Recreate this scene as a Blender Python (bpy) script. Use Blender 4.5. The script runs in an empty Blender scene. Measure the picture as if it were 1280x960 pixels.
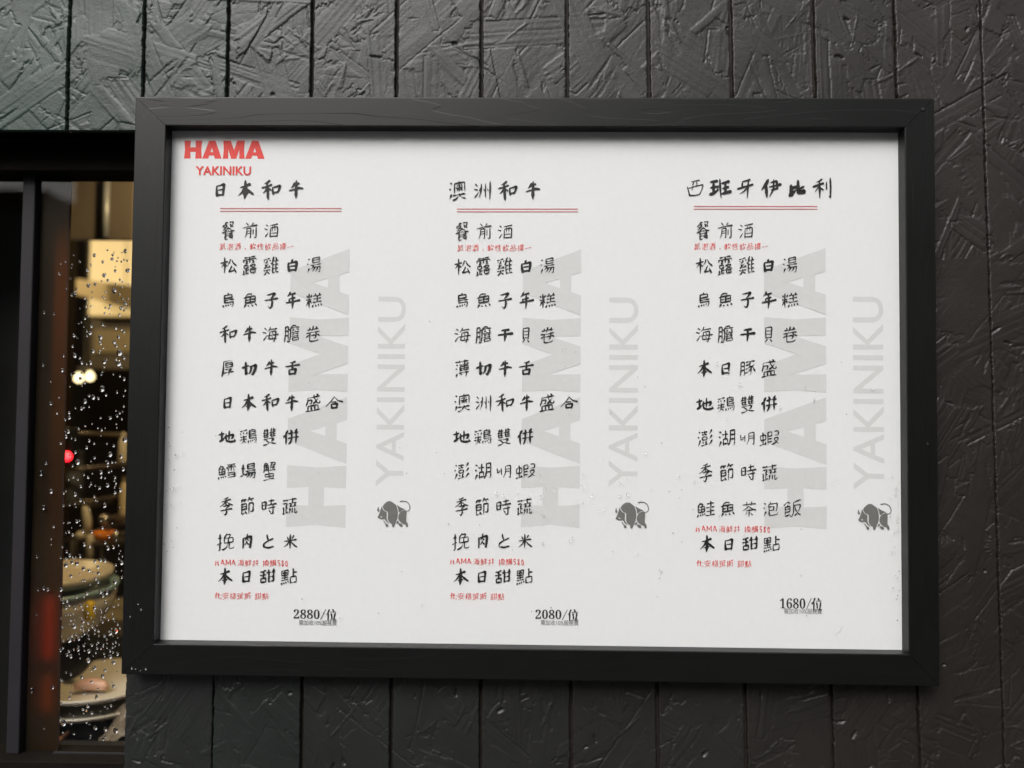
import bpy, bmesh, math, random
import numpy as np
from mathutils import Vector, Matrix

# ---------------------------------------------------------------- camera, sky, sun, exposure
scene = bpy.context.scene
COL = scene.collection
cam_data = bpy.data.cameras.new('camera')
cam = bpy.data.objects.new('camera', cam_data)
COL.objects.link(cam)
cam.location = (-0.00477872, -0.88176318, -0.02755146)
cam.rotation_euler = (1.60377141, -0.00864741, 0.01670707)
cam_data.sensor_width = 36.0
cam_data.lens = 36.0 * 961.0 / 1280.0
cam_data.clip_start = 0.01
cam_data.clip_end = 400.0
cam_data.dof.use_dof = True
cam_data.dof.focus_distance = 0.89
cam_data.dof.aperture_fstop = 2.0
scene.camera = cam

SUN_EL, SUN_AZ = math.radians(44), math.radians(-24)      # azimuth from the street side, towards the left
world = bpy.data.worlds.new('World')
scene.world = world
world.use_nodes = True
wn, wl = world.node_tree.nodes, world.node_tree.links
sky = wn.new('ShaderNodeTexSky')
sky.sky_type = 'NISHITA'
sky.sun_disc = False
sky.sun_elevation = SUN_EL
sky.sun_rotation = math.pi - SUN_AZ
sky.dust_density = 6.0
sky.air_density = 1.0
hsv = wn.new('ShaderNodeHueSaturation')
hsv.inputs['Saturation'].default_value = 0.21              # a grey, rainy sky
wl.new(sky.outputs[0], hsv.inputs['Color'])
wl.new(hsv.outputs[0], wn['Background'].inputs[0])
wn['Background'].inputs[1].default_value = 0.15

sun_data = bpy.data.lights.new('sun', 'SUN')
sun_data.energy = 1.3
sun_data.angle = math.radians(35)
sun_data.color = (1.0, 0.985, 0.96)
sun = bpy.data.objects.new('sun', sun_data)
COL.objects.link(sun)
sdir = Vector((math.sin(SUN_AZ) * math.cos(SUN_EL), -math.cos(SUN_AZ) * math.cos(SUN_EL), math.sin(SUN_EL)))
sun.rotation_euler = sdir.to_track_quat('Z', 'Y').to_euler()

scene.view_settings.view_transform = 'Standard'
scene.view_settings.look = 'None'
scene.view_settings.exposure = 0.24
scene.view_settings.gamma = 1.0
scene.cycles.max_bounces = 12
scene.cycles.transparent_max_bounces = 16
scene.cycles.transmission_bounces = 10

rnd = random.Random(11)
rng = np.random.default_rng(5)
# strokes of each written character in a 0..93 box, x right, y up
GLYPHS = {
'と':'8,93 7,86 28,54;86,74 40,56 28,54 25,49 11,41 3,34 0,28 0,18 6,8 25,2 59,0 93,3',
'一':'0,46 93,46',
'井':'4,70 90,70;0,36 93,36;67,93 67,0;27,92 27,49 24,29 14,8 4,0',
'伊':'0,53 9,63 14,65;28,61 93,61;55,88 55,38 53,26 44,11 30,1;34,34 85,34;36,88 85,88 85,29;25,93 16,77 14,65 15,62 15,0',
'位':'82,59 71,4;36,73 89,73;0,52 7,60 13,62;61,93 62,84 68,81;45,58 51,21 49,17;26,93 15,72 13,62 15,59 15,0;32,4 93,4',
'併':'15,64 8,62 0,49;81,93 74,80 75,0;44,93 49,82 47,78 47,31 45,21 40,10 31,0;25,92 17,76 15,64 16,61 16,0;32,71 90,71;30,39 93,39',
'切':'62,88 61,51 51,19;15,22 23,23 38,30;44,88 93,88 92,36 90,13 84,2 80,0 71,1;15,93 15,22;0,61 20,67 37,70',
'利':'26,46 35,42 47,30;65,81 65,28;26,46 20,47 18,45 0,15;93,92 93,5 90,1 75,0;2,84 27,88 42,93 48,92;2,61 48,61;27,88 25,57 27,1',
'前':'8,41 40,41;8,23 40,23;63,57 63,20;74,92 67,77;85,61 85,4 83,1 70,0;20,93 26,85 26,76;0,76 93,76;8,1 8,58 39,59 40,3 38,0 29,0',
'加':'62,8 92,8;17,93 15,41 9,15 0,0;1,73 43,73 43,34 40,8 36,0 24,0;62,0 63,81 93,80 93,1',
'務':'37,51 32,35;33,87 30,77 18,66;9,71 14,67 18,66;18,44 12,41 5,26 0,20 0,15;60,93 56,82 43,70;2,88 38,87;52,76 69,58 85,50 90,48 93,50;1,55 33,55 40,48 45,47 55,50 73,60 84,74 85,81 56,82;44,32 87,32 81,2 79,0 68,0 63,3;18,66 20,60 18,44 20,41 20,6 18,2 10,1;62,42 62,36 55,17 46,6 37,2',
'卷':'63,55 65,48 71,41;64,37 62,19 59,18 46,18;73,90 66,75;19,90 24,82 23,75;64,37 71,41;71,41 87,32 93,32;25,54 23,47 20,45 22,32 22,5 24,3 40,0 73,1 80,6 80,11;0,32 14,40 26,37 64,37;7,75 82,75;46,93 44,79 38,69 34,56;0,55 90,55',
'厚':'27,67 80,67;0,2 6,20 9,43 10,93 90,93;17,20 93,20;27,40 78,39;72,38 68,33 55,28 54,2 51,0 39,0;27,67 27,77 30,80 78,80 80,78 80,55 78,53 29,53 27,55 27,67',
'合':'18,63 22,57 71,57 79,64;15,6 79,6;0,57 3,56 14,63 18,63 43,86 49,88 51,93;15,0 16,37 79,37 79,1;49,88 68,71 93,58',
'和':'59,14 93,14;24,49 16,46 10,33 0,20 0,16;24,49 32,47 42,35 44,30;59,5 60,85 93,85 93,6;24,88 24,0;2,62 45,62;5,86 24,88 28,90 42,93',
'品':'57,7 93,7;0,7 35,7;62,93 75,92 74,63 18,63 19,93 62,93;57,0 58,42 93,41 93,2;0,0 1,42 35,42 35,2',
'地':'14,93 14,26;0,18 11,22 14,26 22,27 28,30;42,83 42,8 44,4 49,1 59,0 85,1 92,7 93,13;32,50 46,57 61,61 68,66 88,72 87,31 84,28 78,28;0,66 26,66;65,93 65,24',
'場':'73,34 73,29 67,17 57,4;46,48 43,35;55,34 49,21 34,7;26,23 43,35;42,77 84,77;1,70 25,70;14,93 14,31;32,49 93,49;43,35 90,34 85,4 81,0 73,0;0,22 12,28 14,31 26,34;84,77 84,91 42,91 43,62 83,62 84,64 84,77',
'子':'12,93 72,93 75,91;0,48 93,48;75,91 72,83 47,67 45,3 38,0 26,0 24,2',
'季':'0,45 5,46 25,56 35,65 36,70;57,71 58,65 65,59 81,49 93,46;46,89 46,53;10,87 46,89 74,93 81,91;62,40 59,35 47,29 46,2 44,0 29,0;0,22 92,22;19,42 72,41;0,71 92,71',
'安':'5,0 30,7 42,13 46,19;43,93 46,81;45,69 39,66 35,58 34,50;69,49 67,40 54,19;27,49 19,30 46,19 54,19 87,2 91,3;0,50 93,50;3,66 3,80 46,81 89,80 89,66',
'干':'0,52 93,52;6,93 87,93;46,93 46,0',
'年':'52,79 52,0;18,26 18,55 85,55;0,26 93,26;20,80 88,79;25,93 20,80 17,78 10,67 3,60',
'性':'4,74 0,51;15,93 15,0;44,71 90,71;25,76 30,63 37,59;33,3 93,3;48,90 45,86 44,71 36,55 32,54;65,93 65,4;42,40 88,40',
'挽':'27,1 30,0 44,7 54,18 58,32 62,35;50,84 72,84 73,82 62,61 61,52 62,35 66,32 66,6 67,3 69,1 90,1 93,6 93,11;0,35 24,43;1,71 24,71;52,93 50,84 45,81 38,69 38,38 57,38 62,35 67,38 87,38 86,65 38,65;14,93 14,4 11,0 4,0',
'換':'51,84 70,84 71,83 66,67;69,56 76,41;62,24 72,10 83,3 92,2;56,56 50,40;0,35 22,43 24,47;12,91 12,9 11,3 3,1;0,70 21,70;63,35 62,24 55,13 45,5 30,0;40,67 86,67 86,26;31,26 57,26 62,24 66,26 93,26;56,93 52,92 51,84 43,76 40,67 40,26',
'擇':'78,46 79,38 76,29;49,46 51,29;54,90 54,73;72,90 72,73;63,71 63,46;36,29 89,29;14,93 14,8 12,1 4,0;35,46 91,46;0,36 23,44 27,48;33,14 93,14;39,60 87,60;1,70 25,70;63,28 63,0;63,71 72,73 89,72 90,90 38,90 38,72 54,73 63,71',
'收':'69,21 83,8 92,3;4,25 29,30;45,3 52,6 69,21;84,72 80,46 73,30 69,27;54,73 93,72;29,91 29,0;58,93 54,73 51,71 50,60 47,59 42,48;4,80 4,25 0,18;50,60 54,58 59,42 66,30 69,27 69,21',
'斯':'82,57 82,0;11,62 38,62;16,17 14,16 4,2;32,17 38,8;11,46 38,46;2,80 45,80;58,57 92,57;93,92 87,93 58,84 57,32 53,12 45,0;0,26 47,26 54,22;38,93 38,26;11,93 11,26',
'日':'0,51 93,51;0,8 93,8;0,0 0,93 93,93 93,1',
'明':'0,61 31,61;50,65 93,65;50,37 93,37;0,30 31,31 31,90 1,90 0,20;31,2 43,15 49,32 51,93 93,93 93,5 92,3 84,0 75,0 72,3',
'時':'44,27 54,15;0,55 25,55;0,21 25,22 25,86 0,85 0,13;40,80 89,80;35,59 93,59;79,59 79,3 74,0 62,1;35,39 93,39;64,93 64,60',
'服':'7,39 32,39;7,66 32,66;0,2 7,39 7,93 32,93 32,6 30,1 20,0;75,70 86,70 88,71 89,93 49,93 49,1;60,53 63,38 72,22 83,8 93,2;49,54 90,53 89,44 80,23 74,14 60,2',
'本':'57,70 59,62 67,47 79,32 93,21;35,70 34,63 26,48 14,31 0,20;0,70 92,70;20,21 73,21;46,93 46,0',
'松':'17,53 25,52 33,40 32,37;17,53 10,47 0,24 0,20;64,56 59,39 47,13 46,6;46,6 87,10;57,90 46,61 41,54 42,51;77,91 82,75 93,55 92,51;80,30 86,18 87,10 91,4;1,70 32,70;18,93 18,0',
'格':'88,37 93,37;17,53 11,48 0,24 0,19;50,73 66,53 88,37;47,4 85,4 85,32 88,37;47,35 47,0;18,92 18,1;3,69 33,69 40,64 50,73 51,79 55,81 58,92 61,93;17,53 24,53 31,44 32,37 37,35 43,37 50,32 85,32;83,80 82,74 73,60 63,50 49,41 47,35;55,81 86,81',
'比':'3,59 33,59;52,50 62,52 88,70;0,1 3,3 35,11;3,92 3,3;52,93 53,5 56,2 63,0 85,1 89,3 93,23',
'氣':'7,47 12,44 15,38;18,85 22,84 88,84;9,57 72,57 74,26 78,6 86,1 90,1 93,10 91,17;53,45 49,38;1,3 17,14 30,26;20,71 80,71;42,17 58,6;31,46 30,26 31,0;0,28 24,28 30,26 35,28 62,28;22,93 9,73',
'泡':'0,61 11,56;42,79 89,78 86,32 83,26 73,26;34,61 68,59 67,35 37,35;4,91 18,84;18,32 4,5 4,0;46,93 42,79 39,78 32,67 37,55 37,13 39,3 55,0 89,2 93,9 93,14 90,17',
'洲':'14,30 2,3;42,92 42,38 36,15 28,1;67,63 76,63 85,43 93,43;31,63 24,43 25,39;2,92 5,93 16,87;0,63 11,57;52,63 51,59 57,43;93,93 93,0;67,90 67,2',
'海':'0,59 11,52;6,91 18,84;39,82 90,81;14,32 3,4;53,32 63,24 63,15;56,63 56,55 65,48 65,40;63,1 74,0 80,5 83,26 85,62 39,63 33,15 90,15;42,93 39,82 37,81 29,67 23,63;25,40 93,40',
'湖':'52,15 59,8;68,37 93,37;2,93 6,93 17,86;27,15 52,15;14,31 2,4 4,0;0,63 12,57;68,65 93,65;56,2 64,15 68,37 68,91 93,91 93,8 89,1 81,1;40,93 40,44;27,7 27,44 52,44 52,15;23,72 55,72',
'湯':'5,93 18,86;15,32 3,4;0,63 10,58;71,33 70,26 64,14 53,1;52,33 47,22 32,6;37,77 83,77;39,35 88,33 84,4 82,0 72,0;27,49 93,49;42,48 39,35 23,23;83,77 82,93 37,92 38,62 81,62 83,64 83,77',
'澎':'90,91 81,77 71,69;6,90 17,83;0,60 11,53;15,36 16,30 3,4 4,0;60,28 56,28 51,9;91,59 85,50 72,39;93,28 82,12 68,0;32,27 36,18 35,15;57,54 59,52 59,38 57,36 30,37 30,54 57,54;29,68 59,68;25,3 64,10;44,93 44,68;26,84 62,84',
'澳':'44,74 48,67;5,92 17,85;56,93 56,84;58,22 63,18 63,16 69,9 81,2 93,1;43,45 56,58;71,74 68,67;14,31 3,4;58,31 58,22;67,59 67,51 74,43;23,1 29,0 40,4 47,9 53,19 58,22;0,61 11,55;24,24 51,24 58,22 63,24 91,24;30,36 31,84 86,84 87,37;58,75 56,58 58,42;41,59 76,59',
'烏':'12,46 93,46;25,19 27,5;44,18 47,7;49,93 43,91 42,82;7,18 0,3;64,20 67,12;12,61 75,61 75,81 14,82 12,81 13,32 88,31 84,3 77,0 69,1',
'牙':'0,9 17,16 38,30 53,44 56,52;15,77 10,53 93,53;66,93 66,4 63,1 58,0 49,0 43,4;6,93 87,93',
'牛':'16,73 87,73;19,90 16,73 12,72 3,56;0,38 93,38;48,93 48,0',
'班':'53,93 52,27 46,12 34,0;37,70 34,38;63,86 90,86;77,86 77,2;65,45 89,45;56,2 93,2;0,6 2,9 25,14 28,18;2,85 25,85;3,49 24,49;14,85 14,12',
'甜':'53,40 85,40;53,6 85,6;2,86 30,92 37,91;85,92 85,1;53,93 53,0;19,89 19,36;4,8 35,8 35,36 4,36 4,2;43,73 93,73;0,62 36,62',
'白':'0,9 93,9;46,93 44,93 40,85 37,76;0,42 93,42;0,0 0,74 37,76 93,75 93,1',
'盛':'9,64 37,63 35,44 33,42 23,42;35,26 35,0;58,26 58,0;65,93 71,92 76,88 76,80;51,92 54,72 68,46 77,38 89,38 93,46 90,52;2,34 1,37 8,53 9,80 90,80;13,0 13,26 15,27 79,27 80,0;0,0 93,0;48,40 64,48 67,54 84,70',
'節':'21,84 26,72;5,46 40,46;71,15 74,13 86,13 88,15 89,61 58,61 58,0;72,84 73,78 77,72;11,85 41,84;12,92 11,85 7,84 0,73;30,22 35,11 40,9 43,3;61,93 59,85 45,72;59,85 72,84 93,84;5,31 40,32 39,62 5,61 5,5 35,11',
'米':'84,86 74,69 71,65 69,65;8,87 20,68;0,7 11,14 27,30 38,45 44,49;52,49 63,33 82,15 93,9;0,51 38,51 44,49 52,49 55,51 92,51;46,93 46,52 44,49 46,45 46,0',
'糕':'82,91 77,75;16,43 24,43 30,35 30,30;56,18 58,1;43,19 35,0;3,87 7,70;86,19 93,2;16,43 10,40 0,18 0,13;71,19 74,2;33,87 26,67;52,92 54,86 54,75;65,75 65,33;44,55 89,55;42,75 90,75;17,93 17,1;2,56 30,56;40,32 92,32',
'肉':'44,66 74,50;46,46 45,34;17,15 32,22 40,31 45,34;45,34 72,18;0,1 1,77 92,77 93,6 90,1 75,0;48,93 44,66 29,52 17,46',
'膽':'24,74 38,75;38,75 38,33 32,4;32,4 34,0;49,63 61,71;51,42 87,42;49,31 89,31;67,61 69,53;76,70 90,63;5,67 24,67;5,40 24,40;47,53 92,53;38,75 44,88 50,93 72,92 70,79;0,5 5,37 6,93 24,93 24,5;15,3 24,5 32,4;42,80 93,79;87,6 87,19 85,21 51,20 51,6 87,6',
'舌':'0,61 93,61;14,5 80,5 80,36 15,36 14,0;46,86 46,37;10,84 46,86 76,93 84,91',
'茶':'1,43 27,54 46,69 75,49 91,43 93,44;3,5 6,5 23,23 27,23;69,20 84,7;25,93 25,73;0,82 91,82;46,48 46,3 43,0 35,0;66,92 66,73;13,35 78,35',
'萊':'55,31 61,23 77,11 93,5;74,43 80,40;75,52 74,43;55,31 59,34 65,34 71,41 74,43;46,34 55,31;1,4 17,11 32,23 39,32 46,34;17,42 21,41 27,34;46,72 46,0;2,63 92,63;66,93 66,76;0,84 93,84;20,53 17,42 4,29;27,92 27,77',
'蔬':'47,32 45,13 42,6 34,0;62,31 62,3;4,46 4,7;20,38 32,38;78,31 79,2 84,0 91,1 93,4 91,13;56,62 55,55 49,49 47,44;47,44 82,45;63,93 62,70 65,63;1,87 90,87;77,63 77,54 81,50 82,45 86,44 87,41;41,63 90,63;0,5 32,13 33,15;26,93 26,80;2,68 28,68 26,60 20,51 20,11',
'薄':'39,21 39,14 46,9;0,49 12,44;14,23 3,3;5,72 17,65;78,76 86,72 86,67;75,25 74,2 63,0;27,21 93,21;0,85 91,85;32,31 32,56 34,57 85,57 87,55 87,32;32,36 87,36;26,93 26,80;64,92 64,79 59,74 59,32;32,46 87,46;28,67 91,67',
'蝦':'40,22 59,22;40,42 59,42;71,88 90,88 90,60 71,60;40,61 59,61 59,88 40,87 40,0;15,93 15,12;58,2 65,3 77,12 88,31 90,44 71,44 69,36 82,10 93,1;25,26 30,4;0,8 15,12 28,13;15,75 28,74 28,41 3,41 3,74 15,75',
'蟹':'34,44 40,45;66,93 65,85 55,76;51,77 55,76;53,61 58,66;55,76 59,72 58,66;76,17 14,18 14,32 77,32 78,19 76,17 76,9 77,9 78,4;52,93 90,92 87,79 77,77 73,72 73,45;0,80 40,80 40,45 46,38 46,3;7,69 40,69;52,51 93,51;3,0 78,4 84,2;6,56 40,56;58,66 90,65;1,44 6,56 6,86 13,93 31,91 30,86 24,76 24,48',
'西':'6,7 87,7;6,0 7,67 87,67 87,1;34,93 32,50 27,42 17,33 6,33;58,93 59,39 64,36 87,36;0,93 93,93',
'豚':'78,56 83,36 89,21 93,15 93,12;30,15 45,19 61,35 66,37;35,42 44,44 62,58;6,66 26,66;64,89 63,81 56,77 56,72;32,67 43,68 56,72;5,38 28,38;0,2 5,32 5,92 26,93 27,17 30,15 26,10 24,1 17,1;37,89 90,89;66,51 78,56 83,63 91,70;66,51 68,33 66,8 60,0 51,0;56,72 66,51',
'貝':'14,70 80,70;14,50 80,50;61,15 65,15 89,0 93,0;0,1 7,1 30,15 38,15;80,70 79,93 15,93 14,28 79,28 80,70',
'費':'64,15 64,9;15,27 80,27;0,2 6,0 29,8 38,8;28,63 23,52;15,39 80,39;10,65 28,63 34,65 90,64 91,63 90,57 77,51 27,51 20,52 3,49 0,51;59,8 68,8 88,1 93,1;34,93 34,65;6,88 84,88 85,86 85,78 84,76 12,76 10,65;15,51 15,17 17,15 79,15 80,52;59,93 59,58',
'購':'3,49 26,49;3,69 26,69;7,19 0,3;22,19 29,7;37,59 92,59;52,93 52,59;43,1 43,46 86,45 85,3 81,0 70,2;35,18 93,18;63,59 63,19;76,93 76,59;41,72 88,72;43,32 86,32;38,84 90,84;3,49 3,90 26,90 26,28 3,28 3,49',
'軟':'70,35 66,32 59,16 45,3;58,73 91,73 91,64 87,50;4,50 39,50;22,93 22,0;2,81 41,81;0,19 43,19;70,57 69,44 70,35 75,32 84,11 93,3;63,93 61,92 58,73 50,55;4,50 4,67 39,67 39,35 4,35 4,50',
'酒':'16,33 3,5 3,0;0,63 12,57;30,26 89,26;3,93 16,87;30,5 89,5;50,90 50,58 49,50 41,41 30,39;27,90 93,90;30,0 30,67 89,67 89,1;68,90 68,45 89,44',
'雙':'74,31 72,26 58,15 55,10;22,31 23,25 40,14 41,10;9,83 40,82;5,33 22,31 24,33 71,33 74,31 80,33;2,0 28,3 40,7 41,10 55,10 57,7 84,1 93,3;55,58 88,58;8,58 39,58;73,92 76,88 74,46;26,92 28,88 28,46;57,83 90,82;12,93 7,77 8,46 43,46;0,71 46,69 51,73 59,70 88,70;60,93 54,77 55,46 92,46',
'雞':'6,54 18,52;0,85 38,90;3,77 4,71;20,79 22,74 20,68 17,68 8,59 6,54;53,62 47,58 45,53;42,81 37,72;0,1 8,3 19,15;19,15 39,3;56,71 91,70;10,40 18,52 25,54 33,62;3,37 10,40 21,39 37,41;63,93 60,90 53,62 55,58 55,0;55,49 90,49;75,89 80,79 80,74 76,67 76,5;32,50 36,48 37,41 41,40 42,36;56,5 93,5;0,24 42,24;56,27 90,27;21,30 19,15',
'需':'35,27 35,2;14,68 32,68;60,27 60,2;59,55 80,55;12,56 33,56;45,41 43,28;59,68 78,68;9,1 10,27 43,28 85,27 85,3 84,0 76,0;2,66 2,79 90,79 90,66;46,93 46,54;8,93 84,93;0,42 93,42',
'露':'59,71 75,71;59,61 77,61;60,49 81,47 80,42 72,35 71,32;14,61 33,61;61,54 60,49;16,71 33,71;54,44 64,35 65,32;7,24 7,2;22,33 35,34 34,50 9,50 8,48 8,34 22,33;0,0 39,4;22,33 22,4;52,20 52,25 63,29 65,32 71,32 85,23 93,24;22,20 48,22 56,18 82,18;10,93 82,93;52,20 53,2 82,2 82,18 85,23;3,69 3,81 87,81 88,69;44,39 60,49;45,92 45,61',
'飯':'7,5 30,13;57,0 75,15;7,48 34,48;59,64 66,35 71,24 75,22;75,22 75,15;19,75 21,64;75,15 93,0;0,74 17,91 20,92 35,81;92,91 89,93 51,86 51,33 48,15 42,1 34,5 28,21;52,64 89,64 89,52 83,35 78,24 75,22;7,31 34,32 34,64 7,63 7,5',
'飲':'9,46 38,46;9,4 17,5 33,12;22,71 25,61;0,69 21,89 27,88 39,79;32,19 33,12 37,9 39,2 46,0 61,16 66,30 70,33;59,72 92,72 88,49;9,30 38,30 38,61 9,60 9,4;62,93 59,72 51,54;70,56 70,33 75,30 84,8 93,0',
'餐':'53,89 81,89 81,82 72,70;72,70 83,62;71,20 77,15;21,30 71,30;14,67 21,62;46,47 47,42;58,63 64,66 67,70;25,89 43,89;22,42 26,48 45,61 70,47 71,42;77,15 71,6;77,15 81,17;0,40 6,38 16,43 26,41 67,41 77,43 87,40 93,42;22,42 21,1 45,3;49,19 49,13 71,6 82,0;53,77 57,78 67,70 72,70;21,19 71,20;71,42 71,20;3,69 16,79 35,78 36,75 27,63 21,62 18,57 7,52 2,53;25,93 25,79',
'魚':'81,19 93,2;35,14 35,4;17,19 12,17 7,6 0,0;58,16 63,4 62,0;13,51 82,51;47,72 47,31;2,68 14,72 82,72 81,31 13,31 14,72 17,81 23,88 30,93 58,92 58,88 53,73',
'鮭':'16,18 18,4;28,18 30,6;6,18 0,0;39,20 42,10;14,83 29,83 31,81 22,62 22,30;53,77 89,77;5,47 39,47;71,43 71,3;46,3 93,3;71,91 71,53;51,29 90,29;15,93 14,83 9,79 3,67 5,64 5,30 39,30 39,65 5,64;49,53 91,53',
'鮮':'16,18 17,4;76,77 80,78;28,18 30,4;39,20 45,5;54,91 59,79 59,71;5,17 0,0;70,71 70,0;53,49 89,49;50,71 90,71;85,90 81,81 80,71;16,93 14,91 13,83 6,73 4,65 5,30 39,30 39,65 4,65;5,47 39,47;49,26 93,26;13,83 29,83 30,81 22,61 22,30',
'鱈':'37,19 41,6;5,16 0,0;16,18 17,4;79,48 88,48;79,61 85,61;50,48 58,48;26,18 29,4;52,18 89,18;12,84 26,84 28,82 24,69 20,62 20,30;5,48 36,48;50,33 88,33 89,3 50,3;49,89 91,89;69,89 69,44;13,93 12,84 5,73 3,63 5,61 5,30 36,30 36,66 4,66;58,61 52,61 45,66 46,74 93,74 93,66',
'鶏':'69,21 72,11;1,76 5,65;18,21 23,20 33,9;40,78 34,63;78,25 82,17;59,20 60,7;52,46 93,46;67,93 67,85;17,78 20,67;2,87 33,92 40,91;52,72 85,72;49,21 44,4;20,56 18,21 9,9 1,2;52,59 85,59 85,84 52,84 52,33 91,33 89,5 84,0 76,0;3,49 38,49;0,31 38,31',
'點':'12,81 14,67;6,15 0,0;54,5 89,5;70,69 93,69;15,15 17,3;38,20 44,8;32,80 28,66;26,18 30,4;70,93 70,41;21,90 21,29;2,28 43,29;54,1 54,40 88,41 89,1;3,44 41,44;21,90 40,90 39,58 3,59 3,90 21,90',
}
# (style, text, x mm, z mm, step x mm, step z mm) on the poster
LINES = [
('title', '日本和牛', -360.96, 225.07, 29.217, 0.113),
('title', '澳洲和牛', -84.75, 225.48, 29.007, 0.11),
('title', '西班牙伊比利', 188.59, 228.86, 29.228, 0.11),
('body', '餐前酒', -350.77, 177.54, 24.965, 0.115),
('body', '松露雞白湯', -349.73, 136.67, 24.905, 0.135),
('body', '烏魚子年糕', -348.89, 96.29, 24.87, 0.155),
('body', '和牛海膽卷', -348.99, 56.96, 24.83, 0.175),
('body', '厚切牛舌', -348.17, 17.38, 24.807, 0.193),
('body', '日本和牛盛合', -347.8, -22.36, 24.746, 0.21),
('body', '地鶏雙併', -347.44, -61.71, 24.733, 0.227),
('body', '鱈場蟹', -346.88, -101.49, 24.71, 0.245),
('body', '季節時蔬', -346.97, -141.35, 24.66, 0.267),
('body', '挽肉と米', -346.49, -181.53, 24.623, 0.28),
('body', '本日甜點', -346.39, -221.42, 24.587, 0.3),
('body', '餐前酒', -78.66, 177.61, 24.62, 0.12),
('body', '松露雞白湯', -78.22, 136.95, 24.558, 0.135),
('body', '烏魚子年糕', -77.8, 97.34, 24.523, 0.155),
('body', '海膽干貝卷', -77.37, 57.57, 24.488, 0.172),
('body', '薄切牛舌', -77.32, 19.2, 24.46, 0.19),
('body', '澳洲和牛盛合', -76.71, -20.06, 24.402, 0.208),
('body', '地鶏雙併', -76.84, -59.3, 24.39, 0.223),
('body', '澎湖明蝦', -76.6, -98.61, 24.353, 0.243),
('body', '季節時蔬', -76.8, -138.9, 24.317, 0.26),
('body', '挽肉と米', -76.38, -177.98, 24.28, 0.28),
('body', '本日甜點', -76.4, -218.3, 24.243, 0.297),
('body', '餐前酒', 198.35, 180.13, 24.64, 0.12),
('body', '松露雞白湯', 199.65, 139.87, 24.577, 0.135),
('body', '烏魚子年糕', 199.67, 100.0, 24.54, 0.155),
('body', '海膽干貝卷', 199.68, 60.16, 24.505, 0.173),
('body', '本日豚盛', 200.16, 21.35, 24.477, 0.19),
('body', '地鶏雙併', 200.17, -19.53, 24.44, 0.207),
('body', '澎湖明蝦', 200.64, -58.29, 24.407, 0.227),
('body', '季節時蔬', 201.11, -97.38, 24.37, 0.243),
('body', '鮭魚茶泡飯', 201.94, -138.62, 24.32, 0.263),
('body', '本日甜點', 203.22, -178.01, 24.293, 0.28),
('small', '氣泡酒,軟性飲品擇一', -357.3, 158.5, 8.8, 0.044),
('small', '氣泡酒,軟性飲品擇一', -80.77, 158.32, 8.708, 0.046),
('small', '氣泡酒,軟性飲品擇一', 191.85, 161.39, 8.62, 0.043),
('small2', 'HAMA海鮮井 換購580', -355.49, -205.79, 6.406, 0.077),
('small2', 'HAMA海鮮井 換購580', -85.54, -201.11, 6.341, 0.075),
('small2', 'HAMA海鮮井 換購580', 193.08, -161.15, 6.283, 0.07),
('small3', 'ft:安格萊斯 甜點', -355.6, -243.53, 6.767, 0.087),
('small3', 'ft:安格萊斯 甜點', -86.01, -240.56, 6.698, 0.084),
('small3', 'ft:安格萊斯 甜點', 193.46, -200.13, 6.637, 0.079),
]
PRICES = [('2880', -266.8, -268.21, -217.64, -257.62), ('2080', 9.07, -264.86, 57.56, -254.32), ('1680', 285.09, -249.58, 332.3, -237.96)]
SERVICE = [(-260.25, -275.63, -217.26, -269.64), (15.3, -271.97, 57.9, -266.01), (289.84, -255.52, 332.07, -249.42)]
RULES = [(-361.43, 203.18, -219.35, 203.79), (-361.36, 199.99, -219.3, 200.6), (-85.44, 203.7, 54.71, 204.3), (-85.4, 200.53, 54.73, 201.13), (187.69, 207.93, 329.15, 208.52), (187.69, 204.77, 329.14, 205.37)]
LOGO_BIG = (-404.99, 261.75, -310.35, 282.97)
LOGO_SMALL = (-390.91, 242.19, -325.89, 252.77)
MARK_BIG = [(-277.43, -164.79, -209.29, 156.73), (-8.31, -161.78, 58.48, 157.46), (268.02, -160.49, 338.33, 160.47)]
MARK_SMALL = [(-175.0, -117.14, -142.96, 101.29), (91.19, -115.03, 124.61, 102.02), (368.74, -115.15, 403.62, 104.68)]
BULLS = [(-173.04, -162.99, -134.9, -133.15), (98.67, -161.49, 137.17, -131.44), (372.69, -160.22, 410.92, -130.51)]
GROOVES = [(-0.5508, 0.0005), (-0.461, 0.00138), (-0.3611, 0.00264), (-0.2592, -0.00199), (-0.1573, -0.00539), (-0.0557, -0.00879), (0.0464, -0.01213), (0.1435, -0.01564), (0.2417, -0.02026), (0.3388, -0.02194), (0.4346, -0.02601), (0.533, -0.01993)]
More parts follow.
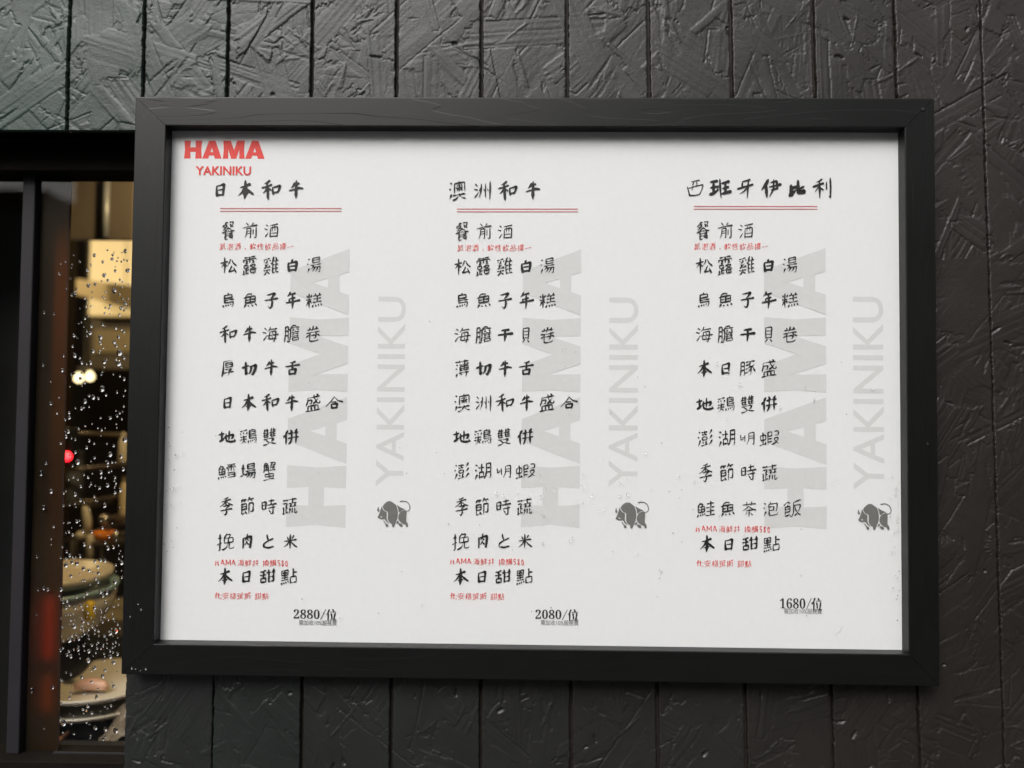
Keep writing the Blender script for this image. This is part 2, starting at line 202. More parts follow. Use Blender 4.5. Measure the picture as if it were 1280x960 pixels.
# characters written by hand: x, y, pressure
WRITTEN = {
'日': '12,80,.6 10,45,1 16,6,1.5;12,76,.6 50,84,.8 84,90,1.4 82,50,1.1 76,8,1;22,44,.6 70,50,.8;16,8,1.2 50,10,.9 76,14,.8',
'本': '14,62,.7 45,70,.8 74,80,1.3;48,99,1 50,60,1.4 47,20,1.4 44,0,.5;46,68,1.2 28,40,.9 2,18,.3;52,62,.4 72,42,1.3 98,26,1;32,26,.7 62,32,1',
'和': '44,98,1.1 30,86,1 16,80,.4;2,58,1 26,64,.8 52,74,1;30,86,.9 34,50,1.4 36,6,1.1 40,-2,.3;32,62,1.1 20,42,.8 8,32,.3;40,56,.8 50,48,.9;60,62,.7 62,44,1 64,30,1.2;60,60,.7 80,66,.9 98,70,1.3 92,48,1 84,34,.8;64,33,.9 88,38,.8',
'牛': '40,90,1 32,74,1.1 16,62,.4;32,74,.7 52,80,.8 68,84,1.1;2,44,.7 40,52,.8 70,60,1.2 100,58,.8;54,100,1 54,60,1.2 52,20,1.4 52,0,.5',
'白': '52,100,.9 44,88,1.2 38,80,.5;10,72,.9 10,40,1.1 18,6,1.5;12,70,.7 50,76,.8 88,82,1.4 86,40,1.2 78,8,1.1;24,42,.7 70,48,.8;18,8,1.2 78,14,1',
'子': '14,84,.6 50,92,.9 76,96,1.4 60,74,1 46,62,.6;46,64,.7 58,40,1.2 54,10,1.1 40,-2,.8 26,10,.3;0,46,.8 50,54,.8 98,62,1.2',
'干': '24,84,.9 76,92,1.2;0,46,1 50,54,.8 100,60,1.4;52,88,.9 52,40,1.3 48,0,.6',
'切': '0,50,1.2 24,60,1 44,68,.7;26,96,1.1 28,50,1.3 28,6,1.2 44,22,.3;52,62,.7 76,68,.9 96,74,1.5 90,36,1.3 74,4,1.1 64,10,.4;66,64,1.3 60,30,1 46,4,.3',
'舌': '74,100,1.1 54,90,.9 34,88,.4;0,58,.9 50,66,.8 100,74,1.2;52,92,.8 52,50,1.2 50,38,.9;26,36,.8 32,4,1.3;26,34,.7 54,38,.9 78,42,1.4 72,6,1.1;32,4,1.1 72,8,1',
'米': '28,84,.5 36,68,1.2;76,92,1.1 64,70,.5;6,50,.7 50,56,.7 92,64,1.1;50,98,.9 50,50,1.3 48,0,.5;46,52,1 30,28,.8 4,8,.3;54,52,.4 74,30,1.1 98,12,1.1',
'合': '52,98,.6 30,56,.7 0,16,.4;50,96,.4 74,66,.9 100,58,1.1;34,50,.8 60,54,.9;32,36,.9 36,6,1.3;32,34,.8 70,40,1.4 64,8,1.1;36,6,1.2 66,10,1',
'地': '0,62,1 30,72,1;18,86,.9 20,50,1.2 18,22,.9;4,10,1 18,22,1.3 40,44,.3;36,48,.9 60,58,.9 88,66,1.3 84,44,1.1 76,36,.5;62,92,.9 62,50,1 60,26,.6;44,70,.9 44,36,1 48,18,1.1 72,12,1.2 100,20,1 94,34,.3',
'年': '32,98,1.1 24,84,1 10,72,.4;26,82,.8 66,92,1.1;26,58,.7 64,66,1;26,58,1 26,40,1;0,34,1 50,42,.9 100,52,1.2;48,84,.9 50,40,1.4 46,0,.5',
'比': '14,70,1.2 16,40,1.3 16,12,1.5;16,48,1 42,58,1.2;4,2,1.3 22,16,1.3 44,36,.7;60,100,1 60,50,1.3 66,26,1.5 98,30,1.5 96,46,.4;96,62,1 66,44,.8',
'班': '4,82,1.1 34,88,1.2;6,54,1 34,60,1.1;0,20,1.4 18,26,1.2 40,44,.8;20,84,1.1 20,26,1.2;50,98,.8 52,50,1 56,0,.5;42,64,.9 38,44,.5;60,76,1 92,86,1.3;64,50,.9 90,58,1.1;58,22,1 100,34,1.4;76,80,1.1 76,28,1.2',
'西': '30,88,.6 56,94,.7 76,98,.9;48,90,.7 40,70,.8;62,92,.6 64,74,.7 62,60,.6;8,60,.7 14,36,.9 22,8,1.2;8,48,.5 50,62,.7 98,72,.9 90,40,.7 78,14,.7;22,8,1.2 50,8,.9 80,16,.7;42,64,.6 34,40,.5',
'牙': '28,86,.8 76,98,1.1;32,82,1 30,58,1 60,64,.5;0,46,1.2 50,58,.9 96,70,1.1;70,94,.9 66,50,1.1 62,0,.6;62,56,1 40,36,.8 10,20,.3',
'伊': '36,98,1.2 22,70,1.4 0,42,.4;24,68,1.1 26,30,1.3 28,4,.8;50,82,.8 80,90,1.1 84,62,1.1;42,58,.8 78,66,.9 100,72,1.3;50,40,.8 82,50,1;66,96,.8 64,46,1 44,4,.4',
'利': '50,96,1 36,86,.9 20,80,.4;0,56,1.2 30,66,.9 56,74,1.1;34,84,.9 36,40,1.2 36,-2,.5;32,62,.9 10,32,.4;42,54,.6 54,42,1;74,80,.8 74,44,.8;94,100,1 96,50,1 94,2,.8 86,10,.3',
'松': '0,62,1 24,68,.9 44,74,.9;24,98,1 26,50,1.3 24,0,.6;24,62,1 4,34,.3;30,54,.6 40,44,.9;62,88,.9 56,66,.8 46,52,.3;70,88,.5 80,66,1 98,50,1.1;70,48,.9 60,24,.9 52,10,1.1 72,14,.8 90,22,.8;82,34,.8 94,8,1.2',
'と': '38,98,.8 42,76,1.1 48,60,.9;92,70,.9 50,52,.8 16,30,1 14,8,1.1 50,0,1.1 92,10,.9',
'洲': '8,86,1 18,76,.8;0,56,.9 18,52,.8;4,8,1.1 26,38,.4;44,84,.9 42,44,.9 30,4,.3;36,60,.7 32,46,.8;66,88,.8 66,14,.8;56,58,.6 60,46,.7;94,98,1 94,50,1.1 92,0,.6;78,60,.6 82,48,.7',
'前': '26,98,.8 38,86,1;74,100,.9 64,86,.6;2,64,.7 50,76,.7 100,84,1.2;30,62,.8 28,30,.9 16,0,.3;30,62,.6 58,66,1 58,30,.9 56,4,.8 50,8,.3;32,44,.6 54,48,.6;32,30,.6 54,34,.6;74,60,.9 74,26,.8;94,70,1 94,10,1 84,2,.7 80,10,.3',
'酒': '12,86,1 24,78,.8;0,60,.9 20,56,.9;10,4,1.1 30,34,.4;40,82,.7 96,94,1;44,64,.8 42,6,1;44,64,.7 94,72,1.1 92,8,1;42,8,.9 92,12,.9;60,84,.6 56,44,.6;76,86,.6 76,46,.6;48,30,.6 86,34,.7',
'時': '4,76,.8 6,30,1;4,74,.6 30,80,1.1 28,34,1;8,54,.6 28,58,.6;6,30,.8 28,34,.7;48,84,.7 84,92,.9;66,100,.8 66,62,.9;38,58,.8 98,70,1.2;44,36,.7 92,46,.9;80,62,.8 80,6,1 66,2,.7 62,10,.3;52,26,.6 62,14,1',
'季': '66,100,.9 46,92,.8 30,90,.4;14,74,.7 50,82,.7 84,90,1;50,94,.7 50,56,.9;46,76,.8 26,58,.7 2,46,.3;54,76,.4 74,62,1 98,56,1;30,48,.6 56,54,1 74,56,1.2 58,42,.7 50,36,.5;50,38,.6 58,20,1 48,0,.9 34,8,.3;6,22,.8 50,28,.8 94,36,1.2',
'明': '4,70,.8 8,34,1 24,44,.5;30,68,.9 30,44,.8 30,24,.7;10,50,.5 30,56,.5;58,86,.8 58,40,.8 44,2,.3;58,86,.6 90,92,1 90,40,1 88,4,.8 78,10,.3;60,64,.6 86,68,.6;60,46,.6 86,50,.6',
'肉': '14,70,.9 16,40,1 14,2,.8;16,68,.7 50,76,.9 90,84,1.4 88,40,1.2 82,6,1 70,14,.4;54,100,.9 48,74,.9 32,56,.4;48,72,.5 62,60,1;50,52,.8 42,34,.7 28,22,.3;48,46,.5 66,30,1.1',
'海': '12,90,1 24,80,.9;0,62,.9 20,58,.9;6,6,1.1 28,40,.4;50,98,.9 44,82,.8 32,68,.3;42,80,.6 90,88,1;46,64,.8 44,40,.8 40,16,.9 88,22,.8;46,64,.6 84,70,1.1 82,34,1 74,2,.8 66,6,.3;30,38,.7 60,44,.7 100,50,1;60,60,.5 66,52,.8;58,34,.5 64,26,.8',
'茶': '4,76,.7 50,82,.7 96,86,.9;32,98,.9 34,72,.7;68,100,.9 62,74,.6;50,70,.7 30,52,.8 2,36,.3;50,70,.4 70,54,1 98,46,1.1;26,38,.7 76,46,.9;50,54,.8 50,20,1 48,0,.4;36,28,.8 24,12,.4;60,28,.5 74,12,1',
'貝': '18,98,.8 16,60,.9 20,24,1;18,96,.6 80,100,1.1 78,60,1 74,26,.9;22,74,.6 72,76,.6;22,52,.6 72,54,.6;20,28,.7 74,32,.7;36,20,.9 22,6,.8 6,-2,.3;60,20,.5 78,4,1.1',
}
# ---------------------------------------------------------------- helpers
def tag(o, label=None, cat=None, group=None, kind=None):
    if label: o['label'] = label
    if cat: o['category'] = cat
    if group: o['group'] = group
    if kind: o['kind'] = kind
    return o

def empty(name, loc=(0, 0, 0), **k):
    o = bpy.data.objects.new(name, None)
    o.empty_display_size = 0.02
    COL.objects.link(o)
    o.location = loc
    return tag(o, **k)

def link(name, me, mat, parent=None, smooth=False, **k):
    if mat: me.materials.append(mat)
    if smooth: me.polygons.foreach_set('use_smooth', [True] * len(me.polygons))
    o = bpy.data.objects.new(name, me)
    COL.objects.link(o)
    if parent:
        o.parent = parent
        o.matrix_parent_inverse = Matrix.Translation(-Vector(parent.location))
    return tag(o, **k)

def from_bm(name, bm, mat, parent=None, smooth=False, **k):
    me = bpy.data.meshes.new(name)
    bmesh.ops.recalc_face_normals(bm, faces=bm.faces)
    bm.to_mesh(me); bm.free()
    return link(name, me, mat, parent, smooth, **k)

def bm_box(bm, a, b, bev=0.0, rot=None):
    lo = [min(p, q) for p, q in zip(a, b)]; hi = [max(p, q) for p, q in zip(a, b)]
    v = [bm.verts.new((x, y, z)) for x in (lo[0], hi[0]) for y in (lo[1], hi[1]) for z in (lo[2], hi[2])]
    fs = [bm.faces.new([v[i] for i in f]) for f in ((0, 1, 3, 2), (4, 6, 7, 5), (0, 4, 5, 1), (2, 3, 7, 6), (0, 2, 6, 4), (1, 5, 7, 3))]
    if bev:
        es = list({e for f in fs for e in f.edges})
        bmesh.ops.bevel(bm, geom=es, offset=bev, segments=2, affect='EDGES', profile=0.5)
    return v

def box(name, a, b, mat, parent=None, bev=0.0, **k):
    bm = bmesh.new(); bm_box(bm, a, b, bev)
    return from_bm(name, bm, mat, parent, **k)

def lathe(bm, prof, c, seg=32, axis='z', sx=1.0, sy=1.0):
    rings = []
    for r, h in prof:
        ring = []
        for i in range(seg):
            t = 2 * math.pi * i / seg
            p = (r * math.cos(t) * sx, r * math.sin(t) * sy, h)
            if axis == 'y': p = (p[0], h, p[1])
            ring.append(bm.verts.new((c[0] + p[0], c[1] + p[1], c[2] + p[2])))
        rings.append(ring)
    for a, b in zip(rings, rings[1:]):
        for i in range(seg):
            bm.faces.new((a[i], a[(i + 1) % seg], b[(i + 1) % seg], b[i]))
    if prof[0][0] > 1e-6: bm.faces.new(rings[0])
    if prof[-1][0] > 1e-6: bm.faces.new(rings[-1][::-1])
    bmesh.ops.remove_doubles(bm, verts=[v for r in rings for v in r], dist=1e-6)

def tube(bm, pts, r, seg=10):
    pts = [Vector(p) for p in pts]
    rings = []
    for i, p in enumerate(pts):
        d = (pts[min(i + 1, len(pts) - 1)] - pts[max(i - 1, 0)]).normalized()
        u = d.cross(Vector((0, 0, 1)) if abs(d.z) < 0.9 else Vector((1, 0, 0))).normalized()
        w = d.cross(u)
        rr = r[i] if isinstance(r, (list, tuple)) else r
        rings.append([bm.verts.new(p + (u * math.cos(2 * math.pi * k / seg) + w * math.sin(2 * math.pi * k / seg)) * rr) for k in range(seg)])
    for a, b in zip(rings, rings[1:]):
        for k in range(seg): bm.faces.new((a[k], a[(k + 1) % seg], b[(k + 1) % seg], b[k]))
    bm.faces.new(rings[0]); bm.faces.new(rings[-1][::-1])

# ---------------------------------------------------------------- materials
def new_mat(name):
    m = bpy.data.materials.new(name); m.use_nodes = True
    return m, m.node_tree.nodes, m.node_tree.links, m.node_tree.nodes['Principled BSDF']

def noise(n, l, scale, detail=4, rough=0.6, stretch=None, obj=True):
    tc = n.new('ShaderNodeTexCoord')
    mp = n.new('ShaderNodeMapping')
    if stretch: mp.inputs['Scale'].default_value = stretch
    l.new(tc.outputs['Object'], mp.inputs[0])
    t = n.new('ShaderNodeTexNoise')
    t.inputs['Scale'].default_value = scale; t.inputs['Detail'].default_value = detail; t.inputs['Roughness'].default_value = rough
    l.new(mp.outputs[0], t.inputs['Vector'])
    return t

def mottled(name, c1, c2, scale=20, rough=0.5, r2=None, bump=0.0, bscale=200, stretch=None, bstretch=None, metal=0.0, spec=0.5, bdist=0.001):
    m, n, l, p = new_mat(name)
    t = noise(n, l, scale, stretch=stretch)
    cr = n.new('ShaderNodeValToRGB')
    cr.color_ramp.elements[0].position = 0.3; cr.color_ramp.elements[1].position = 0.7
    cr.color_ramp.elements[0].color = (*c1, 1); cr.color_ramp.elements[1].color = (*c2, 1)
    l.new(t.outputs[0], cr.inputs[0]); l.new(cr.outputs[0], p.inputs['Base Color'])
    mr = n.new('ShaderNodeMapRange')
    mr.inputs['To Min'].default_value = rough; mr.inputs['To Max'].default_value = rough if r2 is None else r2
    l.new(t.outputs[0], mr.inputs[0]); l.new(mr.outputs[0], p.inputs['Roughness'])
    p.inputs['Metallic'].default_value = metal
    p.inputs['Specular IOR Level'].default_value = spec
    if bump:
        b = n.new('ShaderNodeBump'); b.inputs['Strength'].default_value = bump; b.inputs['Distance'].default_value = bdist
        t2 = noise(n, l, bscale, 5, 0.65, stretch=bstretch or stretch)
        l.new(t2.outputs[0], b.inputs['Height']); l.new(b.outputs[0], p.inputs['Normal'])
    return m

def emit(name, col, strength, base=(0.5, 0.5, 0.5)):
    m, n, l, p = new_mat(name)
    p.inputs['Base Color'].default_value = (*base, 1)
    p.inputs['Emission Color'].default_value = (*col, 1); p.inputs['Emission Strength'].default_value = strength
    return m

def pane_mat(name, tint=(1, 1, 1), rough=0.0):
    m = bpy.data.materials.new(name); m.use_nodes = True
    n, l = m.node_tree.nodes, m.node_tree.links
    n.remove(n['Principled BSDF'])
    tr = n.new('ShaderNodeBsdfTransparent'); tr.inputs[0].default_value = (*tint, 1)
    gl = n.new('ShaderNodeBsdfGlossy'); gl.inputs['Roughness'].default_value = rough
    fr = n.new('ShaderNodeFresnel'); fr.inputs[0].default_value = 1.45
    mx = n.new('ShaderNodeMixShader')
    ge = n.new('ShaderNodeNewGeometry'); mr = n.new('ShaderNodeMapRange')     # the same reflectance from either side of the thin sheet
    mr.inputs['To Min'].default_value = 1.45; mr.inputs['To Max'].default_value = 1 / 1.45
    l.new(ge.outputs['Backfacing'], mr.inputs[0]); l.new(mr.outputs[0], fr.inputs[0])
    l.new(fr.outputs[0], mx.inputs[0]); l.new(tr.outputs[0], mx.inputs[1]); l.new(gl.outputs[0], mx.inputs[2])
    l.new(mx.outputs[0], n['Material Output'].inputs[0])
    return m

M = {}
M['frame'] = mottled('black_stained_wood', (0.011, 0.0115, 0.011), (0.018, 0.0185, 0.0175), 14, 0.40, 0.5, 0.30, 60, stretch=(1.0, 1.0, 14.0), bdist=0.0004)
M['frame_up'] = mottled('black_stained_wood_upright', (0.011, 0.0115, 0.011), (0.018, 0.0185, 0.0175), 14, 0.40, 0.5, 0.30, 60, stretch=(14.0, 1.0, 1.0), bdist=0.0004)
M['lip'] = mottled('frame_rebate_paint', (0.035, 0.037, 0.036), (0.05, 0.052, 0.05), 30, 0.42, 0.5, 0.2, 150)
M['paper'] = mottled('poster_paper', (0.715, 0.724, 0.722), (0.738, 0.746, 0.744), 160, 0.6, 0.65, 0.10, 500, bdist=0.0003)
M['ink'] = mottled('black_ink', (0.006, 0.0065, 0.007), (0.012, 0.0125, 0.013), 120, 0.6)
M['ink_soft'] = mottled('grey_print', (0.17, 0.17, 0.17), (0.21, 0.21, 0.21), 120, 0.6)
M['ink_red'] = mottled('red_ink', (0.66, 0.035, 0.03), (0.74, 0.06, 0.045), 300, 0.6)
M['ink_pink'] = mottled('thin_red_ink', (0.55, 0.09, 0.10), (0.60, 0.12, 0.13), 120, 0.6)
M['mark'] = mottled('pale_grey_print', (0.590, 0.596, 0.586), (0.618, 0.624, 0.614), 160, 0.6)
M['bull'] = mottled('grey_emblem_print', (0.135, 0.135, 0.125), (0.16, 0.16, 0.15), 160, 0.6)
M['acrylic'] = pane_mat('clear_acrylic')
M['glass'] = pane_mat('window_glass')
m, n, l, p = new_mat('sheet_water')
p.inputs['Base Color'].default_value = (1, 1, 1, 1); p.inputs['Roughness'].default_value = 0.02
p.inputs['IOR'].default_value = 1.333; p.inputs['Transmission Weight'].default_value = 0.78
M['sheet_water'] = m
m, n, l, p = new_mat('rain_water')
p.inputs['Base Color'].default_value = (1, 1, 1, 1); p.inputs['Roughness'].default_value = 0.02
p.inputs['IOR'].default_value = 1.333; p.inputs['Transmission Weight'].default_value = 1.0
M['water'] = m
M['backing'] = mottled('bare_board_edge', (0.012, 0.009, 0.007), (0.03, 0.02, 0.014), 60, 0.7, bump=0.5, bscale=120)
M['reveal'] = mottled('dark_timber_reveal', (0.003, 0.002, 0.0015), (0.007, 0.0045, 0.003), 30, 0.85, 0.9, 0.3, 90, stretch=(1, 1, 8), spec=0.12)
M['bronze'] = mottled('dark_bronze_metal', (0.004, 0.003, 0.002), (0.008, 0.006, 0.004), 12, 0.7, 0.8, 0.1, 300, spec=0.12)
M['mullion'] = mottled('grey_mullion_metal', (0.010, 0.009, 0.011), (0.014, 0.012, 0.015), 15, 0.6, 0.7, 0.15, 200, spec=0.35)
M['amber'] = mottled('dark_amber_stile', (0.013, 0.0075, 0.002), (0.020, 0.012, 0.003), 9, 0.5, 0.6, 0.05, 160, spec=0.2)

# board paint: one flat weathered black-green paint, the light's green cast at left and warm cast at right put into its colour
def board_paint(name, a, b, rough=0.455, spec=0.55):
    m, n, l, p = new_mat(name)
    t = noise(n, l, 9, 6, 0.65)
    cr = n.new('ShaderNodeValToRGB')
    cr.color_ramp.elements[0].position = 0.32; cr.color_ramp.elements[1].position = 0.68
    cr.color_ramp.elements[0].color = (*a, 1); cr.color_ramp.elements[1].color = (*b, 1)
    l.new(t.outputs[0], cr.inputs[0]); l.new(cr.outputs[0], p.inputs['Base Color'])
    mr = n.new('ShaderNodeMapRange'); mr.inputs['To Min'].default_value = rough - 0.05; mr.inputs['To Max'].default_value = rough + 0.09
    t3 = noise(n, l, 45, 5, 0.7); l.new(t3.outputs[0], mr.inputs[0]); l.new(mr.outputs[0], p.inputs['Roughness'])
    p.inputs['Specular IOR Level'].default_value = spec
    t2 = noise(n, l, 420, 5, 0.6)
    b1 = n.new('ShaderNodeBump'); b1.inputs['Strength'].default_value = 0.45; b1.inputs['Distance'].default_value = 0.0005
    l.new(t2.outputs[0], b1.inputs['Height'])
    t4 = noise(n, l, 130, 4, 0.6)
    b2 = n.new('ShaderNodeBump'); b2.inputs['Strength'].default_value = 0.35; b2.inputs['Distance'].default_value = 0.0009
    l.new(t4.outputs[0], b2.inputs['Height']); l.new(b1.outputs[0], b2.inputs['Normal']); l.new(b2.outputs[0], p.inputs['Normal'])
    return m

# ---------------------------------------------------------------- the street the sign faces (behind the camera)
GZ = -1.52
me = bpy.data.meshes.new('street')
me.from_pydata([(-150, -200, GZ - 0.12), (150, -200, GZ - 0.12), (150, -2.2, GZ - 0.12), (-150, -2.2, GZ - 0.12)], [], [(0, 1, 2, 3)])
link('street', me, mottled('wet_asphalt', (0.02, 0.02, 0.021), (0.04, 0.04, 0.041), 3, 0.75, 0.9, 0.4, 80, bdist=0.01), kind='structure')
bm = bmesh.new(); bm_box(bm, (-60, -2.2, GZ - 0.3), (60, 3.2, GZ))
from_bm('pavement', bm, mottled('wet_paving', (0.04, 0.04, 0.04), (0.07, 0.068, 0.066), 5, 0.7, 0.85, 0.3, 60), kind='structure')
def street_house(x0, x1, h, mat, label):
    r = empty('street_house', ((x0 + x1) / 2, -13, GZ), label=label, cat='house', group='houses across the street')
    box('wall', (x0, -21, GZ - 0.12), (x1, -13, GZ + h), mat, r)
    box('roof', (x0 - 0.15, -21.1, GZ + h), (x1 + 0.15, -12.8, GZ + h + 0.25), M['reveal'], r)
    k = int((x1 - x0) / 1.8)
    for i in range(k):
        for f in range(int(h // 2.9)):
            cx = x0 + (i + 0.5) * (x1 - x0) / k; z = GZ + 0.9 + 2.9 * f
            w = box('window', (cx - 0.55, -12.93, z), (cx + 0.55, -13.02, z + 1.3), M['bronze'], r)
            box('pane', (cx - 0.48, -12.9, z + 0.07), (cx + 0.48, -12.95, z + 1.23), M['glass_far'], w)
M['glass_far'] = mottled('dark_far_glass', (0.02, 0.022, 0.024), (0.05, 0.05, 0.05), 2, 0.1)
street_house(-30, -9, 5.2, mottled('grey_green_render', (0.12, 0.17, 0.14), (0.17, 0.22, 0.19), 2, 0.8), 'low grey green rendered house across the street to the left')
street_house(-8.4, 3, 8.2, mottled('grey_render', (0.15, 0.15, 0.145), (0.22, 0.22, 0.21), 2, 0.8), 'three storey grey rendered house straight across the street')
street_house(3.5, 26, 9.2, mottled('brown_render', (0.18, 0.135, 0.10), (0.26, 0.20, 0.15), 2, 0.8), 'tall brown rendered house across the street to the right')

# ---------------------------------------------------------------- strand board relief, one height field in metres
RES = 0.001
HX0, HZ0, HW, HH = -0.70, -0.52, 1.40, 1.04
NX, NZ = int(HW / RES), int(HH / RES)
Hf = np.zeros((NZ, NX), np.float32)
def smooth_noise(nz, nx, step, r):
    g = r.random((nz // step + 3, nx // step + 3)).astype(np.float32)
    z = np.arange(nz) / step; x = np.arange(nx) / step
    zi, xi = z.astype(int), x.astype(int); fz = (z - zi)[:, None]; fx = (x - xi)[None]
    fz = fz * fz * (3 - 2 * fz); fx = fx * fx * (3 - 2 * fx)
    return (g[zi][:, xi] * (1 - fz) * (1 - fx) + g[zi][:, xi + 1] * (1 - fz) * fx + g[zi + 1][:, xi] * fz * (1 - fx) + g[zi + 1][:, xi + 1] * fz * fx)
def strand(cx, cz, L, W, ang, h, ridge, tilt, r):
    R = int(math.hypot(L, W) / 2 / RES) + 2
    ix, iz = int((cx - HX0) / RES), int((cz - HZ0) / RES)
    x0, x1, z0, z1 = max(ix - R, 0), min(ix + R, NX), max(iz - R, 0), min(iz + R, NZ)
    if x1 <= x0 or z1 <= z0: return
    xs = (np.arange(x0, x1) - ix)[None] * RES; zs = (np.arange(z0, z1) - iz)[:, None] * RES
    c, s = math.cos(ang), math.sin(ang)
    u = xs * c + zs * s; v = -xs * s + zs * c
    v = v + 0.004 * math.sin(r.uniform(0, 6)) * (u / L) * 2                       # slight bow
    nb = 64
    jag = np.cumsum(np.array([r.gauss(0, 1) for _ in range(nb)])); jag = (jag - jag.mean()) * 0.0016
    jag2 = np.cumsum(np.array([r.gauss(0, 1) for _ in range(nb)])); jag2 = (jag2 - jag2.mean()) * 0.0016
    vi = np.clip(((v / W + 0.5) * nb).astype(int), 0, nb - 1)
    ew = np.array([r.gauss(0, 1) for _ in range(nb)]); ew = np.convolve(ew, np.ones(9) / 9, 'same') * 0.0012
    ui = np.clip(((u / L + 0.5) * nb).astype(int), 0, nb - 1)
    skew = r.uniform(-0.5, 0.5) * v
    m = (u + skew > -L / 2 + jag[vi]) & (u + skew < L / 2 + jag2[vi]) & (v > -W / 2 + ew[ui]) & (v < W / 2 + ew[ui[::-1, ::-1]] * 0.7)
    if not m.any(): return
    nr = max(int(W / 0.0021), 4)
    g = np.array([r.random() for _ in range(nr + 2)]); g2 = np.array([r.random() for _ in range(nr + 2)])
    q = np.clip((v / W + 0.5) * nr, 0, nr); qi = q.astype(int); qf = q - qi
    t = np.clip(u / L + 0.5, 0, 1)
    gr = (g[qi] * (1 - qf) + g[np.minimum(qi + 1, nr)] * qf) * (1 - t) + (g2[qi] * (1 - qf) + g2[np.minimum(qi + 1, nr)] * qf) * t
    crown = -((v / W) ** 2) * 0.0006
    val = h + ridge * (gr - 0.5) + tilt * u + crown
    sub = Hf[z0:z1, x0:x1]
    # a dark crease where the strand's lower edge stands off the strands below
    sub[m] = (val[m] * 0.86 + sub[m] * 0.14)
    if m.shape[0] > 4 and m.shape[1] > 4 and W > 0.006:
        e = np.zeros_like(m); e[1:-1, 1:-1] = m[:-2, 1:-1] & m[2:, 1:-1] & m[1:-1, :-2] & m[1:-1, 2:]
        rim = m & ~e & ((v * r.choice((-1, 1)) > W * 0.1) | (u * r.choice((-1, 1)) > L * 0.35))
        sub[rim] -= r.choice((0.0004, 0.0008, 0.0013))
R1 = random.Random(42)
for k in range(1900):
    big = k / 2600
    L = R1.uniform(0.07, 0.17) if R1.random() < 0.75 else R1.uniform(0.03, 0.06)
    ridge_ = 0; W = R1.choice([R1.uniform(0.008, 0.018), R1.uniform(0.018, 0.035), R1.uniform(0.028, 0.055)])
    a = R1.choice([R1.gauss(math.pi / 2, 0.45), R1.uniform(0, math.pi), R1.gauss(math.pi / 4, 0.3), R1.gauss(-math.pi / 4, 0.3)])
    strand(R1.uniform(HX0, HX0 + HW), R1.uniform(HZ0, HZ0 + HH), L, W, a, R1.uniform(-0.0004, 0.0008), R1.choice([0.0002, 0.0004, 0.0006, 0.0009]), R1.uniform(-0.008, 0.008), R1)
for k in range(380):                                                          # splinters and torn slivers
    cx, cz = R1.uniform(HX0, HX0 + HW), R1.uniform(HZ0, HZ0 + HH); a = R1.uniform(0, math.pi)
    for j in range(R1.randint(1, 5)):
        strand(cx + R1.gauss(0, 0.006), cz + R1.gauss(0, 0.006), R1.uniform(0.012, 0.05), R1.uniform(0.0015, 0.005), a + R1.gauss(0, 0.15), R1.uniform(-0.0009, 0.0009), 0.0003, R1.uniform(-0.01, 0.01), R1)
for k in range(130):                                                          # pits between strands
    ix, iz = R1.randrange(8, NX - 8), R1.randrange(8, NZ - 8)
    a = R1.uniform(0, math.pi); L = R1.uniform(1.5, 7); W = R1.uniform(0.8, 2.2)
    zz, xx = np.mgrid[-7:8, -7:8]
    u = xx * math.cos(a) + zz * math.sin(a); v = -xx * math.sin(a) + zz * math.cos(a)
    d = (u / L) ** 2 + (v / W) ** 2 + rng.normal(0, 0.25, u.shape)
    Hf[iz - 7:iz + 8, ix - 7:ix + 8] -= np.where(d < 1, 0.0022, 0).astype(np.float32)
def blur(a, w):
    p = np.pad(a, 1, mode='edge')
    return a * (1 - w) + w / 4 * (p[:-2, 1:-1] + p[2:, 1:-1] + p[1:-1, :-2] + p[1:-1, 2:])
Hf = blur(Hf, 0.38)
Hf *= 0.82
Hf += (smooth_noise(NZ, NX, 40, rng) - 0.5) * 0.0010
def hsample(x, z):
    fx = np.mod((x - HX0) / RES, 2 * (NX - 1)); fx = np.where(fx > NX - 1, 2 * (NX - 1) - fx, fx)
    fz = np.mod((z - HZ0) / RES, 2 * (NZ - 1)); fz = np.where(fz > NZ - 1, 2 * (NZ - 1) - fz, fz)
    xi = np.minimum(fx.astype(int), NX - 2); zi = np.minimum(fz.astype(int), NZ - 2); a = fx - xi; b = fz - zi
    return Hf[zi, xi] * (1 - a) * (1 - b) + Hf[zi, xi + 1] * a * (1 - b) + Hf[zi + 1, xi] * (1 - a) * b + Hf[zi + 1, xi + 1] * a * b

